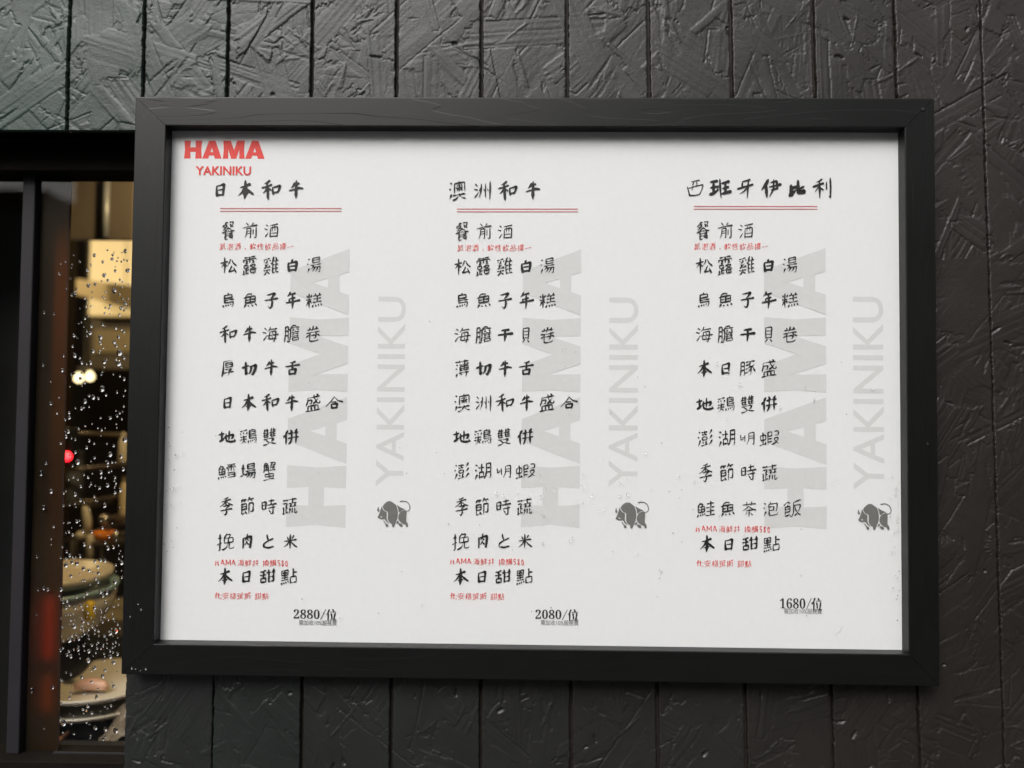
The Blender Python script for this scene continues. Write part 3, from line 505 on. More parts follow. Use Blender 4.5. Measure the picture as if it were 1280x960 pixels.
# ---------------------------------------------------------------- the board wall
WALL_Y = 0.010
WIN_R, WIN_T, WIN_L, WIN_B = -0.4628, 0.2985, -0.86, -0.62
wall = empty('board_wall', (0.1, WALL_Y, GZ), label='black painted strand board wall with vertical grooves behind the framed menu', cat='wall')
def zrows(z0, z1, covered, fine):
    out = [z0]; z = z0
    while z < z1 - 1e-6:
        if not fine: s = 0.0026
        elif z < -0.485 or z > 0.485: s = 0.004
        elif covered and -0.300 < z < 0.295: s = 0.012
        else: s = 0.0009
        z = min(z + s, z1); out.append(z)
    return np.array(out)
def board(left, right, z0, z1, mat, fine=True, covered=False, proud=0.0, gap=0.0022, parent=None, name='board'):
    """a board between two slanting lines x = c + s*z, its face from the strand relief"""
    zs = zrows(z0, z1, covered, fine)
    wmid = (right[0] - left[0])
    nc = max(int(wmid / (0.0009 if fine else 0.0026)), 4)
    t = np.linspace(0, 1, nc + 1)
    n1 = smooth_noise(len(zs), 4, 5, rng)[:, 0] + 0.6 * rng.random(len(zs)); n2 = smooth_noise(len(zs), 4, 5, rng)[:, 0] + 0.6 * rng.random(len(zs))
    xl = left[0] + left[1] * zs + gap + (n1 - 0.8) * 0.0011; xr = right[0] + right[1] * zs - gap + (n2 - 0.8) * 0.0011
    X = xl[:, None] + (xr - xl)[:, None] * t[None]; Z = np.repeat(zs[:, None], nc + 1, 1)
    edge = np.minimum(X - xl[:, None], xr[:, None] - X)
    Y = WALL_Y - proud - hsample(X, Z) + np.maximum(0.0009 - edge, 0) * 0.3
    # side walls: extra columns at the back
    X = np.hstack([X[:, :1], X, X[:, -1:]]); Z = np.hstack([Z[:, :1], Z, Z[:, -1:]])
    back = np.full((len(zs), 1), WALL_Y + 0.012); Y = np.hstack([back, Y, back])
    X = np.vstack([X[:1], X, X[-1:]]); Z = np.vstack([Z[:1], Z, Z[-1:]]); bk = np.full((1, X.shape[1]), WALL_Y + 0.012); Y = np.vstack([bk, Y, bk])
    nr, ncol = X.shape
    co = np.stack([X, Y, Z], -1).reshape(-1, 3).astype(np.float32)
    idx = np.arange(nr * ncol).reshape(nr, ncol)
    q = np.stack([idx[:-1, :-1], idx[:-1, 1:], idx[1:, 1:], idx[1:, :-1]], -1).reshape(-1, 4)
    me = bpy.data.meshes.new(name)
    me.vertices.add(len(co)); me.vertices.foreach_set('co', co.ravel())
    me.loops.add(q.size); me.loops.foreach_set('vertex_index', q.ravel().astype(np.int32))
    me.polygons.add(len(q)); me.polygons.foreach_set('loop_start', np.arange(0, q.size, 4, dtype=np.int32))
    me.update()
    return link(name, me, mat, parent or wall)
def lerp3(a, b, t): return tuple(p + (q - p) * t for p, q in zip(a, b))
GREEN, GREY, BROWN = (0.0110, 0.0290, 0.0205), (0.0100, 0.0118, 0.0106), (0.0145, 0.0115, 0.0090)  # tints of the light across the wall, painted in board by board
lines = [(-0.655, 0.0)] + GROOVES
lines[0] = (-0.652, 0.0)
for i in range(len(lines) - 1):
    a, b = lines[i], lines[i + 1]
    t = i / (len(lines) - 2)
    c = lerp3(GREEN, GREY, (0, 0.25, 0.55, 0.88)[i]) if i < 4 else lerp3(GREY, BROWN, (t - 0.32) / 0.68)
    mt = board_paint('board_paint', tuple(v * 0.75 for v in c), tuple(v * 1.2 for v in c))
    seam = i == len(lines) - 2
    k = dict(gap=0.0022)
    if i < 2:
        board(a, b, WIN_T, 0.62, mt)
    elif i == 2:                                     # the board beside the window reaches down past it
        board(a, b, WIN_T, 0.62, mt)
        mt = board_paint('board_paint', tuple(v * 0.75 for v in GREY), tuple(v * 1.2 for v in GREY))  # lower piece painted without the green cast of the light
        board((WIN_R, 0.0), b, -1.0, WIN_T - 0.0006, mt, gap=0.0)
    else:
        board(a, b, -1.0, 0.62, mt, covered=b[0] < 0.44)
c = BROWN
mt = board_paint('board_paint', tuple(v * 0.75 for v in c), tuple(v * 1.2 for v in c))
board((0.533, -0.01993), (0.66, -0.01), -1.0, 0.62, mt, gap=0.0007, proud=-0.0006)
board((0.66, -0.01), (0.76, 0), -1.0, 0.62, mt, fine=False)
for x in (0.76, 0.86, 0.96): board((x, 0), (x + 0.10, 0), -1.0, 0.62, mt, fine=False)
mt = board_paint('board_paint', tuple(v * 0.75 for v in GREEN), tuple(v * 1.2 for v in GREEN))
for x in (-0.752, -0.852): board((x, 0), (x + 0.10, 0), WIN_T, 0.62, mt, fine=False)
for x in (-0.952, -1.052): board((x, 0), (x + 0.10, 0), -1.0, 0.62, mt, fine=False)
bm = bmesh.new()
for a, b in (((-1.06, WIN_T - 0.0), (1.06, 0.63)), ((WIN_R + 0.0006, -1.02), (1.06, WIN_T)), ((-1.06, -1.02), (WIN_L, WIN_T)), ((WIN_L, -1.02), (WIN_R + 0.0006, WIN_B))):
    bm_box(bm, (a[0], WALL_Y + 0.0075, a[1]), (b[0], WALL_Y + 0.03, b[1]))
from_bm('backing_sheet', bm, M['backing'], wall)
bm = bmesh.new()                                                     # wall round the boards and the inside of the shop front
for a, b in (((-6, 0.63), (6, 4.2)), ((-6, GZ), (6, -1.02)), ((-6, -1.02), (-1.06, 0.63)), ((1.06, -1.02), (6, 0.63))):
    bm_box(bm, (a[0], WALL_Y + 0.002, a[1]), (b[0], WALL_Y + 0.20, b[1]))
from_bm('rendered_surround', bm, mottled('dark_render', (0.02, 0.02, 0.02), (0.035, 0.034, 0.033), 8, 0.6, bump=0.4, bscale=60), wall)

# ---------------------------------------------------------------- picture frame
IL, IR, IT, IB = -0.4196, 0.4218, 0.2944, -0.2943
OL, OR, OT, OB = -0.4556, 0.4552, 0.3283, -0.3287
FY, BY = -0.016, 0.0085
frame = empty('picture_frame', (0, BY, OB), label='large black wooden frame holding the menu, hung on the board wall', cat='frame')
def rail(side, mat):
    m_ = 0.00025
    wd = {'top': OT - IT, 'bottom': IB - OB, 'left': IL - OL, 'right': OR - IR}[side]
    r = 0.0012
    prof = [(0.0, 0.0012), (0.0, FY + r)]
    prof += [(r * (1 - math.cos(a)), FY + r * (1 - math.sin(a))) for a in (math.pi / 6, math.pi / 3)]
    prof += [(r, FY)] + [(wd * k / 6, FY) for k in range(1, 6)] + [(wd - r, FY)]
    prof += [(wd - r + r * math.sin(a), FY + r * (1 - math.cos(a))) for a in (math.pi / 6, math.pi / 3)]
    prof += [(wd, FY + r), (wd, BY), (0.004, BY), (0.004, 0.0012)]
    bm = bmesh.new(); ends = []
    for e in (0, 1):
        ring = []
        for t, y in prof:
            f = t / wd
            if side in ('top', 'bottom'):
                z = IT + t if side == 'top' else IB - t
                x = (IL + (OL - IL) * f + m_) if e == 0 else (IR + (OR - IR) * f - m_)
            else:
                x = IL - t if side == 'left' else IR + t
                z = (IB + (OB - IB) * f + m_) if e == 0 else (IT + (OT - IT) * f - m_)
            ring.append(bm.verts.new((x, y, z)))
        ends.append(ring)
    k = len(prof)
    fs = [bm.faces.new((ends[0][i], ends[0][(i + 1) % k], ends[1][(i + 1) % k], ends[1][i])) for i in range(k)]
    bm.faces.new(ends[0]); bm.faces.new(ends[1][::-1])
    return from_bm('frame_rail', bm, mat, frame)

def frame_wood(name, along_x):
    """black stained wood: fine grain, a few longer raised grain lines and softly worn gloss"""
    m, n, l, p = new_mat(name)
    p.inputs['Specular IOR Level'].default_value = 0.36
    st = (1.2, 1, 26) if along_x else (26, 1, 1.2)
    t = noise(n, l, 22, 6, 0.7, stretch=st)
    cr = n.new('ShaderNodeValToRGB'); cr.color_ramp.elements[0].position = 0.35; cr.color_ramp.elements[1].position = 0.7
    cr.color_ramp.elements[0].color = (0.0030, 0.0031, 0.0030, 1); cr.color_ramp.elements[1].color = (0.0055, 0.0056, 0.0053, 1)
    l.new(t.outputs[0], cr.inputs[0]); l.new(cr.outputs[0], p.inputs['Base Color'])
    t5 = noise(n, l, 7, 5, 0.6)
    mr = n.new('ShaderNodeMapRange'); mr.inputs['To Min'].default_value = 0.33; mr.inputs['To Max'].default_value = 0.46
    l.new(t5.outputs[0], mr.inputs[0]); l.new(mr.outputs[0], p.inputs['Roughness'])
    b = n.new('ShaderNodeBump'); b.inputs['Strength'].default_value = 0.22; b.inputs['Distance'].default_value = 0.00012
    l.new(t.outputs[0], b.inputs['Height'])
    # contour lines of a slow noise give long wandering grain ridges
    t6 = noise(n, l, 2.6, 2, 0.5, stretch=(1.0, 1, 9) if along_x else (9, 1, 1.0))
    mul = n.new('ShaderNodeMath'); mul.operation = 'MULTIPLY'; mul.inputs[1].default_value = 11.0
    fr = n.new('ShaderNodeMath'); fr.operation = 'FRACT'
    l.new(t6.outputs[0], mul.inputs[0]); l.new(mul.outputs[0], fr.inputs[0])
    lt = n.new('ShaderNodeMapRange'); lt.inputs['From Min'].default_value = 0.0; lt.inputs['From Max'].default_value = 0.06
    l.new(fr.outputs[0], lt.inputs[0])
    b3 = n.new('ShaderNodeBump'); b3.inputs['Strength'].default_value = 0.26; b3.inputs['Distance'].default_value = 0.0004
    l.new(lt.outputs[0], b3.inputs['Height']); l.new(b.outputs[0], b3.inputs['Normal']); l.new(b3.outputs[0], p.inputs['Normal'])
    return m
FX, FZ = frame_wood('black_stained_wood', True), frame_wood('black_stained_wood_upright', False)
rail('top', FX); rail('bottom', FX); rail('left', FZ); rail('right', FZ)
box('acrylic_pane', (IL - 0.0025, -0.0040, IB - 0.0025), (IR + 0.0025, -0.0022, IT + 0.0025), M['acrylic'], frame) if False else None
me = bpy.data.meshes.new('acrylic_pane')
me.from_pydata([(IL - 0.002, -0.0030, IB - 0.002), (IR + 0.002, -0.0030, IB - 0.002), (IR + 0.002, -0.0030, IT + 0.002), (IL - 0.002, -0.0030, IT + 0.002)], [], [(0, 1, 2, 3)])
link('acrylic_pane', me, M['acrylic'], frame)
box('backing_board', (IL - 0.0035, 0.0022, IB - 0.0035), (IR + 0.0035, 0.0080, IT + 0.0035), M['reveal'], frame)
bm = bmesh.new(); lathe(bm, [(0.0022, FY + 0.0004), (0.0021, FY - 0.0008), (0.0012, FY - 0.0013), (0.0, FY - 0.0013)], (0.4423, 0, 0.3150), 12, 'y')
from_bm('pin_nail', bm, M['mullion'], frame)
bm = bmesh.new(); lathe(bm, [(0.0017, FY + 0.0004), (0.0014, FY - 0.0006), (0.0, FY - 0.0008)], (0.4440, 0, -0.062), 10, 'y')
from_bm('pin_nail', bm, M['ink'], frame)

# ---------------------------------------------------------------- the menu poster
poster = empty('menu_poster', (0, 0, IB), label='white printed menu poster with three columns of brush lettering inside the black frame', cat='poster')
box('paper_sheet', (IL - 0.003, 0.0, IB - 0.003), (IR + 0.003, 0.0012, IT + 0.003), M['paper'], poster)
PY, UNDER = -0.00050, -0.00012

class Print:
    """flat print on the paper, a fan of thin sheets a few microns apart so that crossing strokes never share a plane"""
    def __init__(self, base=PY): self.v = []; self.f = []; self.k = 0; self.base = base
    def layer(self): self.k = (self.k + 1) % 24; return self.base - self.k * 0.000012
    def ribbon(self, pts):
        y = self.layer(); n0 = len(self.v); n = len(pts)
        for i, (x, z, r) in enumerate(pts):
            a = pts[max(i - 1, 0)]; b = pts[min(i + 1, n - 1)]
            dx, dz = b[0] - a[0], b[1] - a[1]; d = math.hypot(dx, dz) or 1e-9
            nx, nz = -dz / d * r, dx / d * r
            self.v += [((x + nx) / 1000, y, (z + nz) / 1000), ((x - nx) / 1000, y, (z - nz) / 1000)]
        for i in range(n - 1):
            k = n0 + 2 * i; self.f.append((k, k + 1, k + 3, k + 2))
        for i, s in ((0, -1), (n - 1, 1)):                         # rounded ends
            x, z, r = pts[i]; o = pts[1] if i == 0 else pts[-2]
            a0 = math.atan2(z - o[1], x - o[0]); m0 = len(self.v)
            for j in range(5):
                t = a0 + (j - 2) * math.pi / 4; self.v.append(((x + r * math.cos(t)) / 1000, y, (z + r * math.sin(t)) / 1000))
            self.f.append(tuple(range(m0, m0 + 5)))
    def poly(self, pts):
        y = self.layer(); n0 = len(self.v)
        self.v += [(x / 1000, y, z / 1000) for x, z in pts]; self.f.append(tuple(range(n0, n0 + len(pts))))
    def polys(self, verts, faces):
        y = self.layer(); n0 = len(self.v)
        self.v += [(x / 1000, y, z / 1000) for x, z in verts]; self.f += [tuple(n0 + i for i in f) for f in faces]
    def done(self, name, mat, label=None):
        me = bpy.data.meshes.new(name); me.from_pydata(self.v, [], self.f); me.update()
        bm = bmesh.new(); bm.from_mesh(me); bmesh.ops.triangulate(bm, faces=[f for f in bm.faces if len(f.verts) > 4]); bm.to_mesh(me); bm.free()
        return link(name, me, mat, poster, label=label)

def brush(st, w, h, wt, r, slant=0.10, song=False):
    P = [((x / 93 - .5) * w, (y / 93 - .5) * h) for x, y in st]
    P = [(x, y + slant * x) for x, y in P]
    L = [0]
    for a, b in zip(P, P[1:]): L.append(L[-1] + math.hypot(b[0] - a[0], b[1] - a[1]))
    T = L[-1]
    if T < 1e-6: return []
    big = max(w, h); n = max(6, int(T / (.05 * big)))
    def at(s):
        s = min(max(s, 0), T)
        for i in range(len(P) - 1):
            if s <= L[i + 1] or i == len(P) - 2:
                t = (s - L[i]) / max(L[i + 1] - L[i], 1e-9)
                return (P[i][0] + (P[i + 1][0] - P[i][0]) * t, P[i][1] + (P[i + 1][1] - P[i][1]) * t)
    e = .03 * big; S = []
    for k in range(n + 1):
        s = T * k / n; a = at(s - e); b = at(s); c = at(s + e)
        S.append(((a[0] + 2 * b[0] + c[0]) / 4, (a[1] + 2 * b[1] + c[1]) / 4))
    dx = P[-1][0] - P[0][0]; dy = P[-1][1] - P[0][1]
    rel = T / big; straight = math.hypot(dx, dy) / T; ang = math.degrees(math.atan2(dy, dx))
    if song: prof = [.5, .45, .45, .7] if -25 < ang < 40 else [1.3, 1.2, 1.1, 1.2]
    elif rel < .28: prof = [.3, .95, 1.25, 1.0, .45]
    elif straight < .8: prof = [.7, 1.1, .75, .8, 1.2, .95, .7, .85, .25]
    elif -25 < ang < 40: prof = [.9, 1.0, .55, .42, .5, .95, 1.15, .5]
    elif -68 < ang < -25: prof = [.3, .5, .7, 1.0, 1.4, 1.4, .8, .15]
    elif -105 < ang <= -68: prof = [.9, 1.4, 1.05, .9, 1.0, 1.1, 1.0, .4]
    else: prof = [1.0, 1.45, 1.15, .95, .75, .5, .3, .1]
    if not song: prof = [q ** 1.3 for q in prof]
    ph = r.uniform(0, 6); bow = r.uniform(-.03, .04) * T
    nx, ny = -dy / T, dx / T; out = []
    for k, (x, y) in enumerate(S):
        t = k / n; q = t * (len(prof) - 1); i = min(int(q), len(prof) - 2); f = q - i
        rr = wt * (prof[i] * (1 - f) + prof[i + 1] * f) * (1 + .12 * math.sin(ph + 9 * t))
        o = bow * math.sin(math.pi * t)
        out.append((x + nx * o, y + ny * o, rr))
    return out
# width, height and stroke weight of the single characters, in twenty-fourths of the full size
SHAPE = {'日': (12, 15, 1.15), '本': (19, 21, 1.25), '和': (23, 22, 1.1), '牛': (17, 20, 1.15), '餐': (18, 24, .85), '前': (19, 20, .85), '酒': (19, 19, .8),
 '松': (21, 20, 1.0), '露': (20, 22, .85), '雞': (21, 22, .75), '白': (14, 15, 1.35), '湯': (20, 20, .8), '烏': (16, 19, .95), '魚': (19, 18, .95), '子': (17, 19, 1.15),
 '年': (18, 21, 1.15), '糕': (22, 19, .85), '海': (21, 19, .85), '膽': (21, 21, .8), '卷': (19, 20, .85), '厚': (17, 20, .85), '切': (19, 17, 1.3), '舌': (18, 17, 1.2),
 '盛': (20, 21, .95), '合': (22, 16, 1.05), '地': (22, 17, 1.2), '鶏': (23, 19, .72), '雙': (18, 21, .8), '併': (22, 19, 1.15), '鱈': (24, 18, .75), '場': (21, 20, .95),
 '蟹': (17, 22, .72), '季': (17, 22, 1.0), '節': (18, 22, .9), '時': (19, 19, .95), '蔬': (20, 20, .8), '挽': (23, 21, .8), '肉': (14, 18, 1.2), 'と': (16, 17, 1.1),
 '米': (18, 18, 1.0), '甜': (21, 17, 1.1), '點': (22, 19, .85), '干': (18, 16, 1.4), '貝': (12, 18, .9), '薄': (19, 22, .8), '澳': (22, 22, .85), '洲': (21, 20, .9),
 '澎': (20, 20, .8), '湖': (22, 20, .85), '明': (20, 17, .85), '蝦': (26, 18, .75), '豚': (21, 18, .75), '鮭': (24, 19, .85), '茶': (18, 19, .85), '泡': (20, 18, .75),
 '飯': (23, 20, .75), '西': (21, 19, .8), '班': (25, 22, 1.25), '牙': (19, 21, 1.0), '伊': (23, 21, 1.3), '比': (19, 18, 1.5), '利': (22, 22, 1.1)}
STY = {'title': (0.97, 1.05, 1.35), 'body': (0.89, 0.93, 1.08)}
DEC = {c: [[tuple(map(int, p.split(','))) for p in s.split(' ')] for s in g.split(';')] for c, g in GLYPHS.items()}
GR = random.Random(8)
WRI = {c: [[tuple(map(float, p.split(','))) for p in q.split(' ')] for q in g.split(';')] for c, g in WRITTEN.items()}
def written(pr, c, x, z, w, h, wt, r):
    for q in WRI[c]:
        k = len(q); out = []
        jx, jz = r.uniform(-1.5, 1.5), r.uniform(-1.5, 1.5)
        for i in range(k - 1):
            p0, p1, p2, p3 = q[max(i - 1, 0)], q[i], q[i + 1], q[min(i + 2, k - 1)]
            sharp = k > 2
            for j in range(6 if i < k - 2 else 7):
                t = j / 6
                f = lambda a: p1[a] + (p2[a] - p1[a]) * t if not sharp else 0.55 * (p1[a] + (p2[a] - p1[a]) * t) + 0.45 * 0.5 * ((2 * p1[a]) + (-p0[a] + p2[a]) * t + (2 * p0[a] - 5 * p1[a] + 4 * p2[a] - p3[a]) * t * t + (-p0[a] + 3 * p1[a] - 3 * p2[a] + p3[a]) * t ** 3)
                out.append((x + ((f(0) + jx) / 100 - .5) * w, z + ((f(1) + jz) / 100 - .5) * h, wt * (p1[2] + (p2[2] - p1[2]) * t) ** 1.35 * (0.55 + 0.45 * min(1, 6 * (i + t) / 1.5)) * r.uniform(.92, 1.08)))
        pr.ribbon(out)
def glyph(pr, c, x, z, w, h, wt, slant=0.19, r=GR, song=False):
    if c in WRI and not song and w > 8: return written(pr, c, x, z, w + 1.1 * wt, h + 1.1 * wt, wt * .76, r)
    for st in DEC[c]:
        b = brush(st, w, h, wt * (.79 if not song else 1), r, slant, song)
        if b: pr.ribbon([(x + p[0], z + p[1], p[2]) for p in b])
LATIN = {'H': [[(12, 0), (15, 93)], [(62, 0), (60, 93)], [(12, 42), (62, 52)]], 'A': [[(35, 93), (0, 0)], [(35, 93), (75, 0)], [(14, 33), (60, 33)]],
 'M': [[(5, 93), (0, 0)], [(5, 93), (42, 30), (80, 93)], [(80, 93), (88, 0)]], '5': [[(65, 93), (15, 93), (12, 52), (50, 52), (60, 25), (40, 2), (5, 8)]],
 '8': [[(60, 80), (30, 93), (12, 72), (55, 32), (35, 0), (8, 22), (60, 80)]], '0': [[(35, 93), (8, 55), (20, 5), (50, 2), (62, 50), (35, 93)]],
 'f': [[(60, 93), (35, 85), (28, 0)], [(5, 58), (60, 62)]], 't': [[(32, 85), (28, 10), (55, 5)], [(5, 58), (58, 62)]], ':': [[(30, 60), (36, 50)], [(30, 15), (20, -8)]]}
for style, text, x, z, sx, sz in LINES:
    pr = Print()
    if style in ('title', 'body'):
        kx, kz, kw = STY[style]
        lr = random.Random(text)
        for i, c in enumerate(text):
            w, h, wt = SHAPE[c]
            jx, jz = GR.uniform(-.25, .25), GR.uniform(-.3, .3)
            q = 1.00 * wt * kw
            glyph(pr, c, x + sx * i + jx, z + sz * i + jz, w * kx * .98 - 1.2 * q, h * kz * .98 - 1.2 * q, q)
        pr.done('heading_line' if style == 'title' else 'menu_line', M['ink'])
    elif style == 'small':
        for i, c in enumerate(text):
            if c == ',': pr.ribbon([(x + sx * i, z - 2.2, .5), (x + sx * i + .4, z - 2.9, .3)])
            else: glyph(pr, c, x + sx * i, z + sz * i, 6.8, 7.2 if c != '一' else .4, 0.36)
        pr.done('red_note', M['ink_red'])
    else:
        px = x
        for c in text:
            if c in LATIN:
                nar = c in 'ft:'
                w = 3.4 if nar else (5.8 if c in 'HAM' else 4.1)
                for st in LATIN[c]:
                    b = brush(st, w if not nar else 4.2, 6.6 if c not in '580' else 6.4, .40, GR, .03)
                    if b: pr.ribbon([(px + p[0], z + p[1], p[2]) for p in b])
                px += {'H': 6.4, 'A': 6.2, 'M': 6.6}.get(c, 2.9 if nar else 4.5)
            elif c == ' ': px += 3.6
            else:
                glyph(pr, c, px + 1.6, z, 6.9, 7.2, 0.36); px += 8.4
        pr.done('red_note', M['ink_red'])

# printed prices: serif figures from the text tool's own built-in type
def type_mesh(s, offset=0.0):
    c = bpy.data.curves.new('type', 'FONT'); c.body = s; c.size = 1; c.offset = offset; c.resolution_u = 4
    o = bpy.data.objects.new('type', c); COL.objects.link(o)
    dg = bpy.context.evaluated_depsgraph_get(); me = bpy.data.meshes.new_from_object(o.evaluated_get(dg))
    vs = [v.co[:2] for v in me.vertices]; fs = [tuple(p.vertices) for p in me.polygons]
    bpy.data.objects.remove(o); bpy.data.curves.remove(c); bpy.data.meshes.remove(me)
    lo = (min(v[0] for v in vs), min(v[1] for v in vs)); hi = (max(v[0] for v in vs), max(v[1] for v in vs))
    return [((v[0] - lo[0]) / (hi[0] - lo[0]), (v[1] - lo[1]) / (hi[1] - lo[1])) for v in vs], fs
def put_type(pr, s, x0, z0, x1, z1, offset=0.0, turn=False):
    vs, fs = type_mesh(s, offset)
    if turn: pts = [(x0 + (1 - v) * 0 + (x1 - x0) * (1 - v), z0 + (z1 - z0) * u) for u, v in vs]
    else: pts = [(x0 + (x1 - x0) * u, z0 + (z1 - z0) * v) for u, v in vs]
    pr.polys(pts, fs)
for (num, x0, z0, x1, z1), (a0, b0, a1, b1) in zip(PRICES, SERVICE):
    pr = Print()
    w = (x1 - x0)
    digits = ''.join(chr(0x1D7CE + int(d)) for d in num)
    put_type(pr, digits, x0, z0, x0 + w * .605, z1 - .2, offset=-0.004)
    pr.ribbon([(x0 + w * .63, z0 - .6, .32), (x0 + w * .745, z1, .32)])
    glyph(pr, '位', x0 + w * .88, (z0 + z1) / 2 - .8, w * .23, (z1 - z0) * 1.12, .66, 0.02, song=True)
    pr.done('price_line', M['ink'])
    pr = Print(); put_type(pr, '需加收10%服務費', a0, b0, a1, b1); pr.done('service_note', M['ink_soft'])
for i in (0, 2, 4):
    pr = Print()
    for x0, z0, x1, z1 in RULES[i:i + 2]: pr.poly([(x0, z0 - .38), (x1, z1 - .38), (x1, z1 + .38), (x0, z0 + .38)])
    pr.done('double_rule', M['ink_pink'])
for a, b in ((RULES[0], RULES[1]), (RULES[2], RULES[3]), (RULES[4], RULES[5])): pass

# heavy flared capitals H A M A, cap height 1, drawn as quads
def heavy_word():
    q = []
    def H(x):
        q.append([(x, 1), (x + .375, 1), (x + .35, .5), (x + .375, 0), (x, 0), (x + .045, .5)])
        q.append([(x + .645, 1), (x + 1.02, 1), (x + .985, .5), (x + 1.02, 0), (x + .645, 0), (x + .67, .5)])
        q.append([(x + .34, .37), (x + .68, .37), (x + .68, .63), (x + .34, .63)])
    def A(x):
        q.append([(x, 0), (x + .335, 0), (x + .62, .86), (x + .70, 1), (x + .37, 1)])
        q.append([(x + .72, 0), (x + 1.107, 0), (x + .735, 1), (x + .55, 1), (x + .485, .80)])
        q.append([(x + .30, .17), (x + .76, .17), (x + .72, .36), (x + .34, .36)])
    def Mm(x):
        q.append([(x, 0), (x + .30, 0), (x + .285, .72), (x + .43, 1), (x, 1), (x + .035, .5)])
        q.append([(x + .934, 0), (x + 1.234, 0), (x + 1.20, .5), (x + 1.234, 1), (x + .80, 1), (x + .925, .72)])
        q.append([(x + .02, 1), (x + .43, 1), (x + .70, .28), (x + .70, 0), (x + .47, 0), (x + .25, .66)])
        q.append([(x + 1.214, 1), (x + .80, 1), (x + .56, .28), (x + .56, 0), (x + .76, 0), (x + .97, .66)])
    H(0); A(1.05); Mm(2.234); A(3.51)
    return q, 4.617
def heavy(x0, z0, x1, z1, mat, name, turn=False):
    pr = Print(UNDER); q, W = heavy_word()
    for poly in q:
        if turn: pts = [(x1 - (x1 - x0) * v, z0 + (z1 - z0) * u / W) for u, v in poly]; pts = [(x0 + (x1 - x0) * (1 - v), z0 + (z1 - z0) * u / W) for u, v in poly]
        else: pts = [(x0 + (x1 - x0) * u / W, z0 + (z1 - z0) * v) for u, v in poly]
        pr.poly(pts)
    pr.done(name, mat)
heavy(*LOGO_BIG, M['ink_red'], 'logo_lettering')
pr = Print(); put_type(pr, 'YAKINIKU', *LOGO_SMALL, offset=0.020); pr.done('logo_lettering', M['ink_red'])
for q in MARK_BIG: heavy(*q, M['mark'], 'watermark_lettering', True)
for q in MARK_SMALL:
    pr = Print(UNDER); put_type(pr, 'YAKINIKU', *q, offset=0.008, turn=True); pr.done('watermark_lettering', M['mark'])

# the humped bull, drawn in a box 42 wide and 32.6 high (x right, y down), pieces parted by pale lines
def curve(pts, n=5):
    out = []
    k = len(pts)
    for i in range(k):
        p0, p1, p2, p3 = pts[(i - 1) % k], pts[i], pts[(i + 1) % k], pts[(i + 2) % k]
        for j in range(n):
            t = j / n
            out.append(tuple(0.5 * ((2 * p1[a]) + (-p0[a] + p2[a]) * t + (2 * p0[a] - 5 * p1[a] + 4 * p2[a] - p3[a]) * t * t + (-p0[a] + 3 * p1[a] - 3 * p2[a] + p3[a]) * t ** 3) for a in (0, 1)))
    return out
BULL = [
 [(290, 375), (330, 315), (400, 270), (460, 275), (530, 320), (562, 350), (588, 430), (596, 520), (585, 600), (560, 670), (545, 700), (520, 760), (485, 760), (478, 710), (440, 685), (405, 640), (395, 580), (398, 510), (385, 470), (330, 445)],
 [(270, 368), (285, 410), (318, 455), (366, 480), (372, 530), (370, 590), (390, 650), (425, 690), (400, 690), (365, 660), (330, 615), (280, 618), (240, 612), (190, 580), (215, 530), (240, 460)],
 [(200, 375), (212, 420), (226, 450), (205, 478), (180, 440)],
 [(582, 345), (640, 380), (735, 425), (680, 440), (620, 480), (605, 420)],
 [(765, 455), (766, 640), (795, 690), (802, 752), (768, 758), (748, 715), (690, 695), (635, 650), (608, 600), (615, 530), (650, 475), (700, 450)],
 [(305, 645), (330, 655), (360, 695), (400, 715), (398, 755), (360, 758), (345, 710)],
 [(600, 645), (622, 665), (600, 690), (568, 700), (578, 665)],
 [(608, 705), (640, 690), (690, 715), (690, 750), (655, 755)],
]
TAIL = [(640, 272, 12), (700, 262, 9), (755, 268, 8), (805, 300, 8), (832, 350, 9), (838, 400, 8), (820, 440, 7), (780, 458, 6), (760, 462, 5)]
for x0, z0, x1, z1 in BULLS:
    pr = Print()
    fx = lambda X: x0 + (x1 - x0) * (X - 175) / (845 - 175); fz = lambda Y: z1 - (z1 - z0) * (Y - 258) / (762 - 258)
    for pc in BULL: pr.poly([(fx(a), fz(b)) for a, b in curve(pc)])
    s = (x1 - x0) / 670
    pr.ribbon([(fx(a), fz(b), r * s) for a, b, r in TAIL])
    pr.done('bull_emblem', M['bull'])
    e = Print(PY - .0004); e.ribbon([(fx(250), fz(572), 5 * s), (fx(262), fz(568), 9 * s), (fx(278), fz(580), 6 * s)]); e.done('bull_eye', M['paper'])
pr = Print(); pr.ribbon([(346.5, -278.4, .25), (350.5, -275.8, .55), (353.2, -272.8, .6), (355.2, -268.8, .25)]); pr.done('pen_smudge', M['mark'])

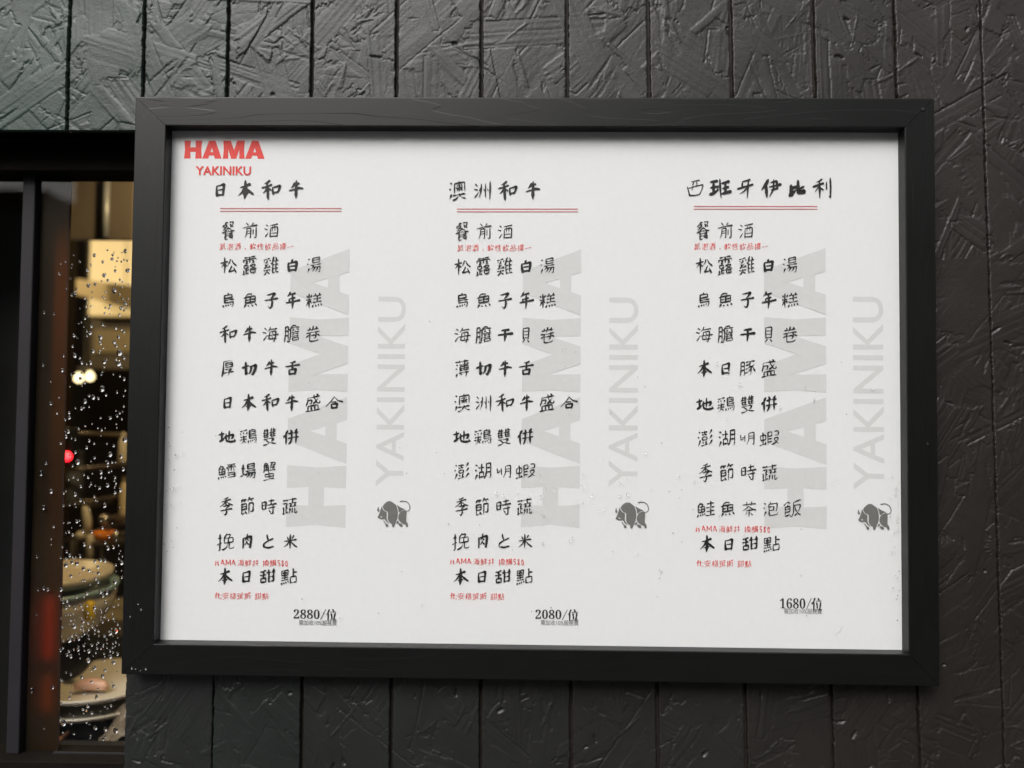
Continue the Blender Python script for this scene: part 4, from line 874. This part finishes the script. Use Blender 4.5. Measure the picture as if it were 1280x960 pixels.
# ---------------------------------------------------------------- rain
def drops(spots, y, name, mat, seg=10, **k):
    """flattened beads of water clinging to an upright sheet whose street face is at y"""
    V, F = [], []
    for x, z, r in spots:
        n0 = len(V); rr = random.Random(int((x + 5) * 1e6) ^ int((z + 5) * 1e6))
        el = rr.uniform(1.0, 1.35); h = r * rr.uniform(.42, .62); wob = [1 + rr.uniform(-.12, .12) for _ in range(seg)]
        rings = [(1.0, 0.0), (.97, .28), (.83, .62), (.55, .88)]
        for q, d in rings:
            for i in range(seg):
                a = 2 * math.pi * i / seg
                V.append((x + r * q * wob[i] * math.cos(a), y - 0.00005 - h * d, z + r * q * wob[i] * math.sin(a) * el - (1 - d) * 0))
        V.append((x, y - 0.00005 - h, z - 0.06 * r)); top = len(V) - 1
        for j in range(len(rings) - 1):
            for i in range(seg):
                F.append((n0 + j * seg + i, n0 + j * seg + (i + 1) % seg, n0 + (j + 1) * seg + (i + 1) % seg, n0 + (j + 1) * seg + i))
        b = n0 + (len(rings) - 1) * seg
        for i in range(seg): F.append((b + i, b + (i + 1) % seg, top))
        F.append(tuple(n0 + i for i in range(seg))[::-1])
    me = bpy.data.meshes.new(name); me.from_pydata(V, [], F); me.update()
    bm = bmesh.new(); bm.from_mesh(me); bmesh.ops.recalc_face_normals(bm, faces=bm.faces); bm.to_mesh(me); bm.free()
    return link(name, me, mat, smooth=True, **k)
def scatter(n, f, r, rad, old=()):
    out = list(old); tries = 0; c = 0
    while c < n and tries < n * 60:
        tries += 1; x, z = f(r); q = rad(r)
        if all((x - a) ** 2 + (z - b) ** 2 > (1.15 * (q + w)) ** 2 for a, b, w in out): out.append((x, z, q)); c += 1
    return out
rr = random.Random(21)
small = lambda r: min(0.0014, 0.0005 + abs(r.gauss(0, 0.00033)))
sp = scatter(22, lambda r: (r.uniform(-0.417, -0.398), r.uniform(-0.20, -0.04)), rr, small)
sp = scatter(60, lambda r: (r.gauss(0.03, 0.10), -0.10 - abs(r.gauss(0, 0.06))), rr, small, sp)
sp = scatter(22, lambda r: (r.gauss(0.14, 0.14), r.gauss(-0.02, 0.05)), rr, small, sp)
sp = scatter(32, lambda r: (r.uniform(-0.38, 0.40), r.uniform(-0.28, 0.05)), rr, small, sp)
sp = scatter(26, lambda r: (0.418 - abs(r.gauss(0, 0.006)), r.uniform(-0.27, -0.10)), rr, small, sp)
sp = [s for s in sp if IL + .002 < s[0] < IR - .002 and IB + .004 < s[1] < IT]
drops(sp, -0.0030, 'rain_beads', M['sheet_water'], kind='stuff', label='small clear rain beads clinging to the front of the framed menu', cat='raindrops')
fs = [(-0.4440, -0.3215, .0012), (-0.4395, -0.3222, .0008), (-0.4280, -0.3222, .0012), (-0.4340, -0.3240, .0007), (-0.4350, -0.2560, .0011), (-0.4385, -0.2500, .0007), (-0.4470, -0.2640, .0008)]
drops(fs, FY, 'rain_beads', M['water'], kind='stuff', label='few tiny rain beads on the lower left corner of the black frame', cat='raindrops')

# ---------------------------------------------------------------- window beside the menu
GY = 0.075
win = empty('shop_window', (-0.66, GY, WIN_B), label='dark framed shop window left of the menu with rain on its glass and a warm room behind', cat='window')
for a, b in (((WIN_L, WALL_Y + 0.0125, WIN_T), (WIN_R + .02, 0.20, WIN_T + 0.02)), ((WIN_L, WALL_Y + 0.0302, WIN_B - .02), (WIN_R + .02, 0.20, WIN_B)),
             ((WIN_R, WALL_Y + 0.0302, WIN_B), (WIN_R + 0.018, 0.20, WIN_T)), ((WIN_L - 0.018, WALL_Y + 0.0302, WIN_B), (WIN_L, 0.20, WIN_T))):
    box('reveal_board', a, b, M['reveal'], win)
box('window_rail', (WIN_L, 0.050, 0.2630), (WIN_R, 0.098, WIN_T - 0.001), M['reveal'], win, 0.001)
box('window_rail', (WIN_L, 0.050, WIN_B), (WIN_R, 0.098, -0.4570), M['bronze'], win, 0.001)
box('window_bead', (-0.5830, 0.0705, -0.4572), (WIN_R, 0.0735, -0.4545), M['mullion'], win, 0.0004)
box('mullion', (-0.6400, 0.068, -0.457), (-0.6240, 0.098, 0.2630), M['mullion'], win, 0.0015)
bm = bmesh.new()
v = [bm.verts.new(p) for p in [(-0.6222, GY + .004, -.457), (-0.5820, GY + .004, -.457), (-0.5868, GY + .004, .263), (-0.6222, GY + .004, .263), (-0.6222, GY + .007, -.457), (-0.5820, GY + .007, -.457), (-0.5868, GY + .007, .263), (-0.6222, GY + .007, .263)]]
for f in ((0, 1, 2, 3), (4, 7, 6, 5), (0, 4, 5, 1), (1, 5, 6, 2), (2, 6, 7, 3), (3, 7, 4, 0)): bm.faces.new([v[i] for i in f])
from_bm('sash_stile', bm, M['amber'], win)
box('stile_light_block', (-0.6222, 0.0945, -.457), (-0.5945, 0.0970, .263), M['bronze'], win)  # added strip, keeps the room's light off the back of the stile
bm = bmesh.new(); tube(bm, [(-0.5815, GY + .0035, -.456), (-0.5864, GY + .0035, .262)], 0.0006, 6)
from_bm('stile_edge_strip', bm, M['mullion'], win)
for nm, x0, x1 in (('glass_pane', -0.6220, WIN_R), ('glass_pane', WIN_L, -0.6388)):
    me = bpy.data.meshes.new(nm); me.from_pydata([(x0, GY, -.456), (x1, GY, -.456), (x1, GY, .2628), (x0, GY, .2628)], [], [(0, 1, 2, 3)])
    link(nm, me, M['glass'], win)
wr = random.Random(4)
def wrad(r): return min(0.0032, 0.0008 + abs(r.gauss(0, 0.0009)))
def wspot(r):
    z = r.uniform(-0.44, 0.17)
    x = r.uniform(-0.583, -0.505) if r.random() < 0.9 else r.uniform(-0.615, -0.585)
    return x, z
ws = scatter(8, lambda r: (r.uniform(-.58, -.51), r.uniform(-.35, .12)), wr, lambda r: r.uniform(.0026, .0036))
ws = scatter(420, wspot, wr, wrad, ws)
ws = scatter(60, lambda r: (r.uniform(-.580, -.505), r.uniform(-.335, -.27)), wr, lambda r: r.uniform(.0008, .0018), ws)
drops(ws, GY, 'rain_beads', M['water'], kind='stuff', label='rain beads covering the glass of the shop window left of the menu', cat='raindrops')

# ---------------------------------------------------------------- the warm room behind the glass
M['dark_wall'] = mottled('dark_brown_wall', (0.020, 0.012, 0.006), (0.035, 0.022, 0.011), 3, 0.7)
M['taupe'] = mottled('taupe_panel', (0.065, 0.055, 0.045), (0.085, 0.072, 0.058), 6, 0.5)
M['cream'] = mottled('cream_paint', (0.56, 0.47, 0.30), (0.64, 0.54, 0.36), 5, 0.5)
M['khaki'] = mottled('khaki_paint', (0.20, 0.17, 0.11), (0.26, 0.22, 0.14), 7, 0.5)
M['steel'] = mottled('brushed_steel', (0.45, 0.43, 0.40), (0.6, 0.58, 0.54), 20, 0.25, 0.4, metal=1.0)
M['wire'] = mottled('rack_wire', (0.12, 0.10, 0.08), (0.18, 0.15, 0.12), 20, 0.35, 0.5, metal=0.6)
M['porcelain'] = mottled('cream_porcelain', (0.55, 0.50, 0.40), (0.64, 0.59, 0.48), 8, 0.3, 0.4)
M['pale_blue'] = mottled('pale_blue_glaze', (0.30, 0.46, 0.50), (0.38, 0.55, 0.58), 20, 0.3)
M['yellow'] = mottled('yellow_plastic', (0.72, 0.48, 0.02), (0.8, 0.55, 0.04), 20, 0.4)
M['orange'] = mottled('orange_plastic', (0.75, 0.20, 0.01), (0.85, 0.27, 0.02), 20, 0.4)
M['pink'] = mottled('pink_meat', (0.52, 0.29, 0.20), (0.60, 0.38, 0.27), 60, 0.4, bump=0.3, bscale=120)
M['bag'] = mottled('brown_film', (0.10, 0.075, 0.045), (0.18, 0.14, 0.09), 40, 0.25, 0.45, bump=0.6, bscale=60, bdist=0.004)
M['tray_wood'] = mottled('reddish_tray_wood', (0.16, 0.075, 0.04), (0.24, 0.12, 0.07), 8, 0.45, stretch=(1, 10, 10))
M['black'] = mottled('black_plastic', (0.008, 0.008, 0.008), (0.014, 0.013, 0.012), 20, 0.5)
M['pot'] = mottled('grey_blue_pot', (0.14, 0.15, 0.17), (0.2, 0.21, 0.235), 12, 0.4, 0.5, metal=0.3)
M['lit_panel'] = emit('lit_warm_diffuser', (1.0, 0.68, 0.25), 0.50)
M['bulb'] = emit('warm_bulb', (1.0, 0.80, 0.42), 2.6)
M['red_led'] = emit('red_indicator', (1.0, 0.01, 0.02), 8.0)
M['neon_red'] = emit('red_orange_tube', (1.0, 0.08, 0.005), 9.0)
M['neon_amber'] = emit('amber_tube', (1.0, 0.36, 0.02), 5.0)

room = dict(kind='structure')
box('room_back_wall', (-3.2, 2.6, GZ), (0.9, 2.7, 1.3), M['dark_wall'], **room)
box('room_left_wall', (-3.3, 0.205, GZ), (-3.2, 2.7, 1.3), M['dark_wall'], **room)
box('room_right_wall', (0.9, 0.205, GZ), (1.0, 2.7, 1.3), M['dark_wall'], **room)
box('room_ceiling', (-3.3, 0.205, 1.3), (1.0, 2.7, 1.4), M['dark_wall'], **room)
box('room_floor', (-3.19, 0.205, GZ + 0.001), (0.89, 2.59, GZ + 0.02), M['dark_wall'], **room)

def lamp(loc, power, size, parent):
    d = bpy.data.lights.new('lamp_light', 'POINT'); d.energy = power; d.shadow_soft_size = size; d.color = (1.0, 0.72, 0.34)
    o = bpy.data.objects.new('lamp_light', d); COL.objects.link(o); o.parent = parent
    o.matrix_parent_inverse = Matrix.Translation(-Vector(parent.location)); o.location = loc
def pendant(loc, top, power, label):  # unseen lamps added to brighten the room from outside the view
    r = empty('added_lamp', (loc[0], loc[1], top), label=label, cat='lamp')
    bm = bmesh.new(); tube(bm, [(loc[0], loc[1], loc[2] + .07), (loc[0], loc[1], top)], .003, 6); from_bm('cord', bm, M['black'], r)
    bm = bmesh.new(); lathe(bm, [(.02, .075), (.035, .06), (.085, .0), (.083, .0), (.033, .056), (.018, .07)], loc, 28); from_bm('lamp_shade', bm, M['black'], r, True)
    bm = bmesh.new(); lathe(bm, [(0, -.028), (.018, -.022), (.027, 0), (.02, .02), (.008, .035), (0, .036)], (loc[0], loc[1], loc[2] + .0), 20); from_bm('bulb', bm, M['bulb'], r, True)
    lamp((loc[0], loc[1], loc[2] - .05), power, .03, r)
pendant((-0.46, 0.30, 0.46), 1.3, 11.0, 'unseen pendant lamp added to light the dish counter inside the shop')
pendant((-1.50, 0.72, 0.50), 1.3, 8.0, 'unseen pendant lamp added further left to light the duct inside the shop')
# two bare bulbs on one bar
r = empty('twin_lamp', (-1.21, 1.2, 1.3), label='pair of small round glowing bulbs deep inside the shop window', cat='lamp')
bm = bmesh.new(); tube(bm, [(-1.21, 1.2, 0.075), (-1.21, 1.2, 1.3)], .004, 6); tube(bm, [(-1.2257, 1.2, 0.062), (-1.2257, 1.2, 0.075), (-1.1949, 1.2, 0.075), (-1.1949, 1.2, 0.066)], .004, 6)
from_bm('bar', bm, M['black'], r)
for x, z in ((-1.2257, 0.0469), (-1.1949, 0.0515)):
    bm = bmesh.new(); lathe(bm, [(0, -.011), (.008, -.008), (.0115, 0), (.008, .008), (.004, .015), (0, .016)], (x, 1.2, z), 16); from_bm('bulb', bm, M['bulb'], r, True)
lamp((-1.21, 1.14, 0.03), 0.5, .02, r)

# bright serving hatch with a sloping duct and cupboard below it
r = empty('lit_hatch', (-1.17, 1.33, 0.22), label='bright yellow lit square panel seen high through the rainy glass', cat='light panel')
box('diffuser', (-1.2593, 1.295, 0.2313), (-1.03, 1.31, 0.4524), M['lit_panel'], r, .002)
box('housing', (-1.262, 1.3105, 0.228), (-1.027, 1.36, 0.455), M['khaki'], r)
bm = bmesh.new()
v = [bm.verts.new(p) for p in [(-1.2479, 1.15, 0.2790), (-1.0200, 1.15, 0.2220), (-1.0200, 1.15, 0.2900), (-1.2479, 1.15, 0.3180), (-1.2479, 1.24, 0.2790), (-1.0200, 1.24, 0.2220), (-1.0200, 1.24, 0.2900), (-1.2479, 1.24, 0.3180)]]
for f in ((0, 1, 2, 3), (4, 7, 6, 5), (0, 4, 5, 1), (1, 5, 6, 2), (2, 6, 7, 3), (3, 7, 4, 0)): bm.faces.new([v[i] for i in f])
bmesh.ops.bevel(bm, geom=bm.edges[:], offset=.004, segments=2, affect='EDGES')
from_bm('sloping_duct', bm, M['cream'], None, label='cream sloping duct crossing in front of the lit square panel', cat='duct')
r = empty('wall_cupboard', (-1.19, 1.38, 0.0797), label='brown wall cupboard with a khaki front below the lit panel', cat='cupboard')
box('carcass', (-1.2873, 1.352, 0.0797), (-1.04, 1.55, 0.226), M['taupe'], r, .002)
box('cupboard_front', (-1.2661, 1.338, 0.1269), (-1.045, 1.3515, 0.1953), M['khaki'], r, .003)
box('taupe_screen', (-0.8466, 0.50, 0.2760), (-0.722, 0.512, 0.3845), M['taupe'], None, .002, label='taupe panel hanging at the top of the shop window', cat='panel')
bm = bmesh.new(); tube(bm, [(-0.7690, .492, .279), (-0.7690, .492, .384)], .006, 12)
from_bm('hanging_rod', bm, M['pot'], None, True, label='grey upright rod in front of the taupe hanging panel', cat='rod')
box('side_column', (-1.215, 0.99, GZ + .02), (-1.150, 1.05, 1.3), M['dark_wall'], None, .003, label='dark brown post standing deep inside the shop', cat='post')

# wire rack with things on it
r = empty('wire_rack', (-0.92, 0.75, -0.34), label='dark wire dish rack with four cross rails behind the glass', cat='rack')
for a, b in (((-1.06, -0.0848), (-0.80, -0.0910)), ((-1.06, -0.176), (-0.80, -0.1455)), ((-1.06, -0.257), (-0.80, -0.2070)), ((-1.06, -0.343), (-0.80, -0.259))):
    bm = bmesh.new(); tube(bm, [(a[0], 0.75, a[1]), (b[0], 0.75, b[1])], .0045, 8); from_bm('rail', bm, M['wire'], r, True)
for x in (-1.06, -0.80):
    bm = bmesh.new(); tube(bm, [(x, 0.7545, -0.46), (x, 0.7545, -0.07)], .006, 8); from_bm('upright', bm, M['wire'], r, True)
bm = bmesh.new(); lathe(bm, [(.018, -.2402), (.024, -.234), (.0245, -.15), (.021, -.13), (.010, -.1248), (0, -.124)], (-1.002, .80, 0), 24)
from_bm('metal_pot', bm, M['pot'], None, True, label='blue grey metal pot blurred behind the red indicator light', cat='pot')
box('pot_shelf', (-1.08, .772, -.2482), (-.94, .86, -.2406), M['wire'], None, .001, label='small dark shelf carrying the blue grey pot', cat='shelf')
r = empty('appliance', (-0.985, 0.72, -0.15), label='black appliance with a glowing red indicator light', cat='appliance')
box('body', (-1.05, 0.7035, -0.16), (-0.945, 0.7300, -0.075), M['black'], r, .003)
bm = bmesh.new(); lathe(bm, [(0, .694), (.006, .695), (.0085, .699), (.009, .7034)], (-0.9560, 0, -0.1330), 16, 'y', sx=1.25); from_bm('indicator_light', bm, M['red_led'], r, True)
bm = bmesh.new(); lathe(bm, [(0, .696), (.0075, .6975), (.0095, .7034)], (-0.9730, 0, -0.0958), 16, 'y', sx=1.2); from_bm('indicator_reflection', bm, mottled('dull_red', (0.30, 0.02, 0.02), (0.4, 0.03, 0.03), 20, 0.4), r, True)  # mirrored spot of the indicator light, modelled as a dull red disc

def bottle(name, x, y, z0, z1, r, mat, cap, label):
    e = empty(name, (x, y, z0), label=label, cat='bottle')
    h = z1 - z0
    bm = bmesh.new(); lathe(bm, [(r * .9, 0), (r, h * .05), (r, h * .66), (r * .55, h * .82), (r * .42, h * .84)], (x, y, z0), 20); from_bm('body', bm, mat, e, True)
    bm = bmesh.new(); lathe(bm, [(r * .46, h * .845), (r * .44, h * .95), (r * .2, h)], (x, y, z0), 16); from_bm('cap', bm, cap, e, True)
    return e
bottle('cream_bottle', -0.8095, .65, -0.139, -0.080, .0085, M['porcelain'], M['porcelain'], 'upper small cream bottle beside the frame edge inside the shop')
bottle('cream_bottle', -0.8050, .65, -0.2474, -0.1675, .0085, M['cream'], M['cream'], 'lower small cream bottle beside the frame edge inside the shop')
box('bottle_shelf', (-.822, .63, -.146), (-.78, .69, -.1395), M['wire'], None, .001, label='little dark shelf under the upper cream bottle', cat='shelf')
box('bottle_shelf', (-.8180, .63, -.2545), (-.78, .69, -.2480), M['wire'], None, .001, label='little dark shelf under the lower cream bottle', cat='shelf')
def tap(): 
    e = empty('white_tap', (-0.846, 0.60, -0.335), label='cream white beer tap with a round knob above the bowl', cat='tap')
    bm = bmesh.new(); tube(bm, [(-0.8445, .60, -.335), (-0.8435, .60, -.29), (-0.8440, .60, -.276)], [.0072, .0072, .0066], 14); from_bm('column', bm, M['porcelain'], e, True)
    bm = bmesh.new(); tube(bm, [(-0.8485, .60, -.272), (-0.8495, .60, -.25), (-0.8530, .60, -.229), (-0.8550, .60, -.222)], [.0070, .0078, .0070, .0035], 14); from_bm('handle', bm, M['porcelain'], e, True)
    bm = bmesh.new(); lathe(bm, [(0, .585), (.006, .586), (.0085, .592), (.0085, .596), (0, .600)], (-0.8585, 0, -.277), 16, 'y'); from_bm('knob', bm, M['porcelain'], e, True)
tap()
for x, l in ((-0.8975, 'left brown post of the pair behind the bowl'), (-0.8374, 'right brown post of the pair behind the bowl')):
    e = empty('rack_post', (x, .64, -.36), label=l, cat='post')
    bm = bmesh.new(); tube(bm, [(x, .64, -.41), (x, .64, -.292)], .0052, 12); from_bm('shaft', bm, M['khaki'], e, True)
    bm = bmesh.new(); lathe(bm, [(.0065, -.2915), (.0072, -.288), (.004, -.284), (0, -.2835)], (x, .64, 0), 14); from_bm('finial', bm, M['wire'], e, True)
bm = bmesh.new(); lathe(bm, [(.010, -.2900), (.014, -.2880), (.0225, -.2740), (.0212, -.2740), (.0125, -.2862), (0, -.2872)], (-0.8262, .62, 0), 28)
from_bm('orange_bowl', bm, M['orange'], None, True, label='small bright orange bowl between the white tap and the frame', cat='bowl')
box('bowl_ledge', (-.853, .595, -.2975), (-.79, .66, -.2905), M['wire'], None, .001, label='narrow dark ledge holding the orange bowl', cat='ledge')
for x, z, r_, l in ((-.8140, -.2467, .011, 'round shiny steel knob above the orange bowl'), (-.7913, -.2772, .009, 'round shiny steel knob right of the orange bowl')):
    e = empty('steel_pommel', (x, .60, z), label=l, cat='tap')
    bm = bmesh.new(); lathe(bm, [(0, .588), (r_ * .7, .590), (r_, .597), (r_ * .8, .604), (r_ * .3, .607)], (x, 0, z), 20, 'y'); from_bm('cap', bm, M['steel'], e, True)
    bm = bmesh.new(); tube(bm, [(x, .606, z), (x, .66, z)], .004, 8); from_bm('stem', bm, M['wire'], e, True)

# counter, big bowl, plates, film and tray
box('counter', (-1.25, 0.26, -0.60), (-0.20, 0.95, -0.568), M['black'], None, .003, label='black counter top just inside the shop window', cat='counter')
box('plinth', (-1.23, 0.28, GZ + .02), (-0.22, 0.93, -0.601), M['dark_wall'], None, .002, label='dark brown base carrying the black counter', cat='counter')
box('dish_shelf', (-0.90, 0.56, -0.4629), (-0.60, 0.72, -0.425), M['khaki'], None, .004, label='khaki shelf block behind the big cream bowl', cat='shelf')
def bowl(c, R, z0, z1, mat, rim, label):
    e = empty('big_bowl', (c[0], c[1], z0), label=label, cat='bowl')
    h = z1 - z0
    bm = bmesh.new()
    lathe(bm, [(R * .50, 0), (R * .55, 0), (R * .80, h * .22), (R * .94, h * .55), (R, h * .93), (R * .985, h * .93), (R * .92, h * .56), (R * .76, h * .25), (R * .4, h * .1), (0, h * .08)], (c[0], c[1], z0), 56)
    from_bm('body', bm, mat, e, True)
    bm = bmesh.new(); lathe(bm, [(R * 1.001, h * .91), (R * 1.018, h * .95), (R * 1.01, h), (R * .985, h * .99), (R * .980, h * .93)], (c[0], c[1], z0), 56)
    from_bm('rim', bm, rim, e, True)
    return e
BX, BY_ = -0.8224, .42
bowl((BX, BY_), .1165, -0.420, -0.3330, M['porcelain'], M['pale_blue'], 'big cream bowl with a pale blue rim seen low through the wet glass')
bm = bmesh.new(); lathe(bm, [(0, -.3335), (.082, -.3330), (.1085, -.3240), (.1095, -.3150), (.1080, -.3100), (.104, -.3110), (.100, -.3190), (.078, -.3260), (0, -.3262)], (BX, BY_, 0), 56)
from_bm('inner_dish', bm, M['porcelain'], None, True, label='shallow cream dish standing inside the big cream bowl', cat='dish')
bm = bmesh.new(); lathe(bm, [(.085, -.5675), (.088, -.5640), (.075, -.45), (.060, -.4205), (0, -.4205)], (BX, BY_, 0), 40)
from_bm('bowl_stand', bm, M['black'], None, True, label='round black stand carrying the big cream bowl', cat='stand')
bm = bmesh.new(); lathe(bm, [(.006, -.005), (.0085, 0), (.008, .022), (.004, .026), (0, .0265)], (-0.7115, .372, -0.372), 16)
e = from_bm('yellow_clip', bm, M['yellow'], None, True, label='small yellow clip on the right side of the big cream bowl', cat='clip')
def plate(c, R, z, mat, label):
    bm = bmesh.new()
    lathe(bm, [(R * .55, 0), (R * .62, 0), (R * .9, .009), (R, .016), (R * 1.005, .0185), (R * .985, .0185), (R * .88, .0125), (R * .62, .0045), (0, .004)], (c[0], c[1], z), 56)
    return from_bm('cream_plate', bm, mat, None, True, label=label, cat='plate')
plate((-0.6900, .37), .1080, -0.5120, M['porcelain'], 'lower cream plate of the two stacked inside the window')
plate((-0.6860, .365), .1020, -0.4860, M['porcelain'], 'upper cream plate of the stack, holding a piece of pink sausage')
bm = bmesh.new(); lathe(bm, [(.045, -.5675), (.05, -.5640), (.05, -.5140), (.03, -.5125), (0, -.5125)], (-0.69, .37, 0), 32)
from_bm('plate_stand', bm, M['black'], None, True, label='short black stand under the stacked cream plates', cat='stand')
bm = bmesh.new(); lathe(bm, [(.03, -.4935), (.045, -.4930), (.058, -.4870), (.056, -.4865), (.04, -.4900), (0, -.4905)], (-0.688, .367, 0), 32)
from_bm('plate_spacer', bm, M['porcelain'], None, True, label='small cream saucer between the two stacked plates', cat='saucer')
bm = bmesh.new()
pts = []; rad = []
for i in range(13):
    t = i / 12; pts.append((-0.712 + .052 * t, .335 + .004 * math.sin(3 * t), -.4710 + .003 * math.sin(math.pi * t))); rad.append(max(.0015, .0098 * math.sin(math.pi * (.06 + .88 * t)) ** .45))
tube(bm, pts, rad, 16)
from_bm('sausage', bm, M['pink'], None, True, label='short pink sausage lying on the upper cream plate', cat='sausage')
# crumpled brown film over a tray
bm = bmesh.new(); br = random.Random(3); g = []
for i in range(26):
    row = []
    for j in range(22):
        u, v_ = i / 25, j / 21
        x = -0.668 + .13 * u; y = .27 + .075 * v_
        z = -.5670 + (.078 * min(1, u * 2.4) ** .8) * math.sin(math.pi * min(1, .12 + v_ * .75)) ** .6 + br.gauss(0, .0030) + .006 * math.sin(13 * u + 7 * v_)
        row.append(bm.verts.new((x, y, max(z, -.5675))))
    g.append(row)
for i in range(25):
    for j in range(21): bm.faces.new((g[i][j], g[i + 1][j], g[i + 1][j + 1], g[i][j + 1]))
from_bm('crumpled_film', bm, M['bag'], None, False, label='crumpled brown film bag in the lower corner behind the glass', cat='bag')
e = empty('wooden_tray', (-.63, .24, -.57), label='reddish wooden tray edge at the bottom of the shop window', cat='tray')
bm = bmesh.new(); tube(bm, [(-.6755, .205, -.5135), (-.6930, .29, -.5240)], .0035, 8); from_bm('side_edge', bm, M['tray_wood'], e)
bm = bmesh.new(); tube(bm, [(-.6720, .215, -.5165), (-.5400, .215, -.5120)], .0030, 8); from_bm('front_edge', bm, M['tray_wood'], e)
box('tray_base', (-.69, .2065, -.545), (-.53, .2585, -.5210), M['black'], e)
box('tray_ledge', (-.86, .2005, -.60), (-.46, .2590, -.5460), M['dark_wall'], None, .002, label='dark ledge under the wooden tray', cat='ledge')
# glowing tubes close behind the stile, shining dimly through it
for z0, z1, mt, l in ((-.345, -.265, 'neon_red', 'red orange glowing tube close behind the dark stile'), (-.410, -.362, 'neon_amber', 'dim amber glowing tube below the red orange one')):
    e = empty('glow_tube', (-.5975, .0890, z0), label=l, cat='lamp')
    bm = bmesh.new(); tube(bm, [(-.5975, .0890, z0), (-.5975, .0890, z1)], .0018, 10); from_bm('tube', bm, M[mt], e, True)
    for a, b in ((z0 - .006, z0 + .001), (z1 - .001, z1 + .006)):
        bm = bmesh.new(); tube(bm, [(-.5975, .0890, a), (-.5975, .0890, b)], .0022, 10); from_bm('end_cap', bm, M['black'], e)
box('blocker', (-1.0, .262, -.566), (-.7085, .268, .36), M['black'], None, .001, label='added thin black partition behind the stile and the glowing tubes', cat='blocker')  # added sheet, shuts out light and view of the room behind the stile
# the stile is dark amber acrylic: what glows behind it shines through softly
am = M['amber']; n, l = am.node_tree.nodes, am.node_tree.links
tr = n.new('ShaderNodeBsdfTranslucent'); tr.inputs[0].default_value = (0.50, 0.28, 0.08, 1)
mx = n.new('ShaderNodeMixShader'); mx.inputs[0].default_value = 0.40
l.new(n['Principled BSDF'].outputs[0], mx.inputs[1]); l.new(tr.outputs[0], mx.inputs[2]); l.new(mx.outputs[0], n['Material Output'].inputs[0])
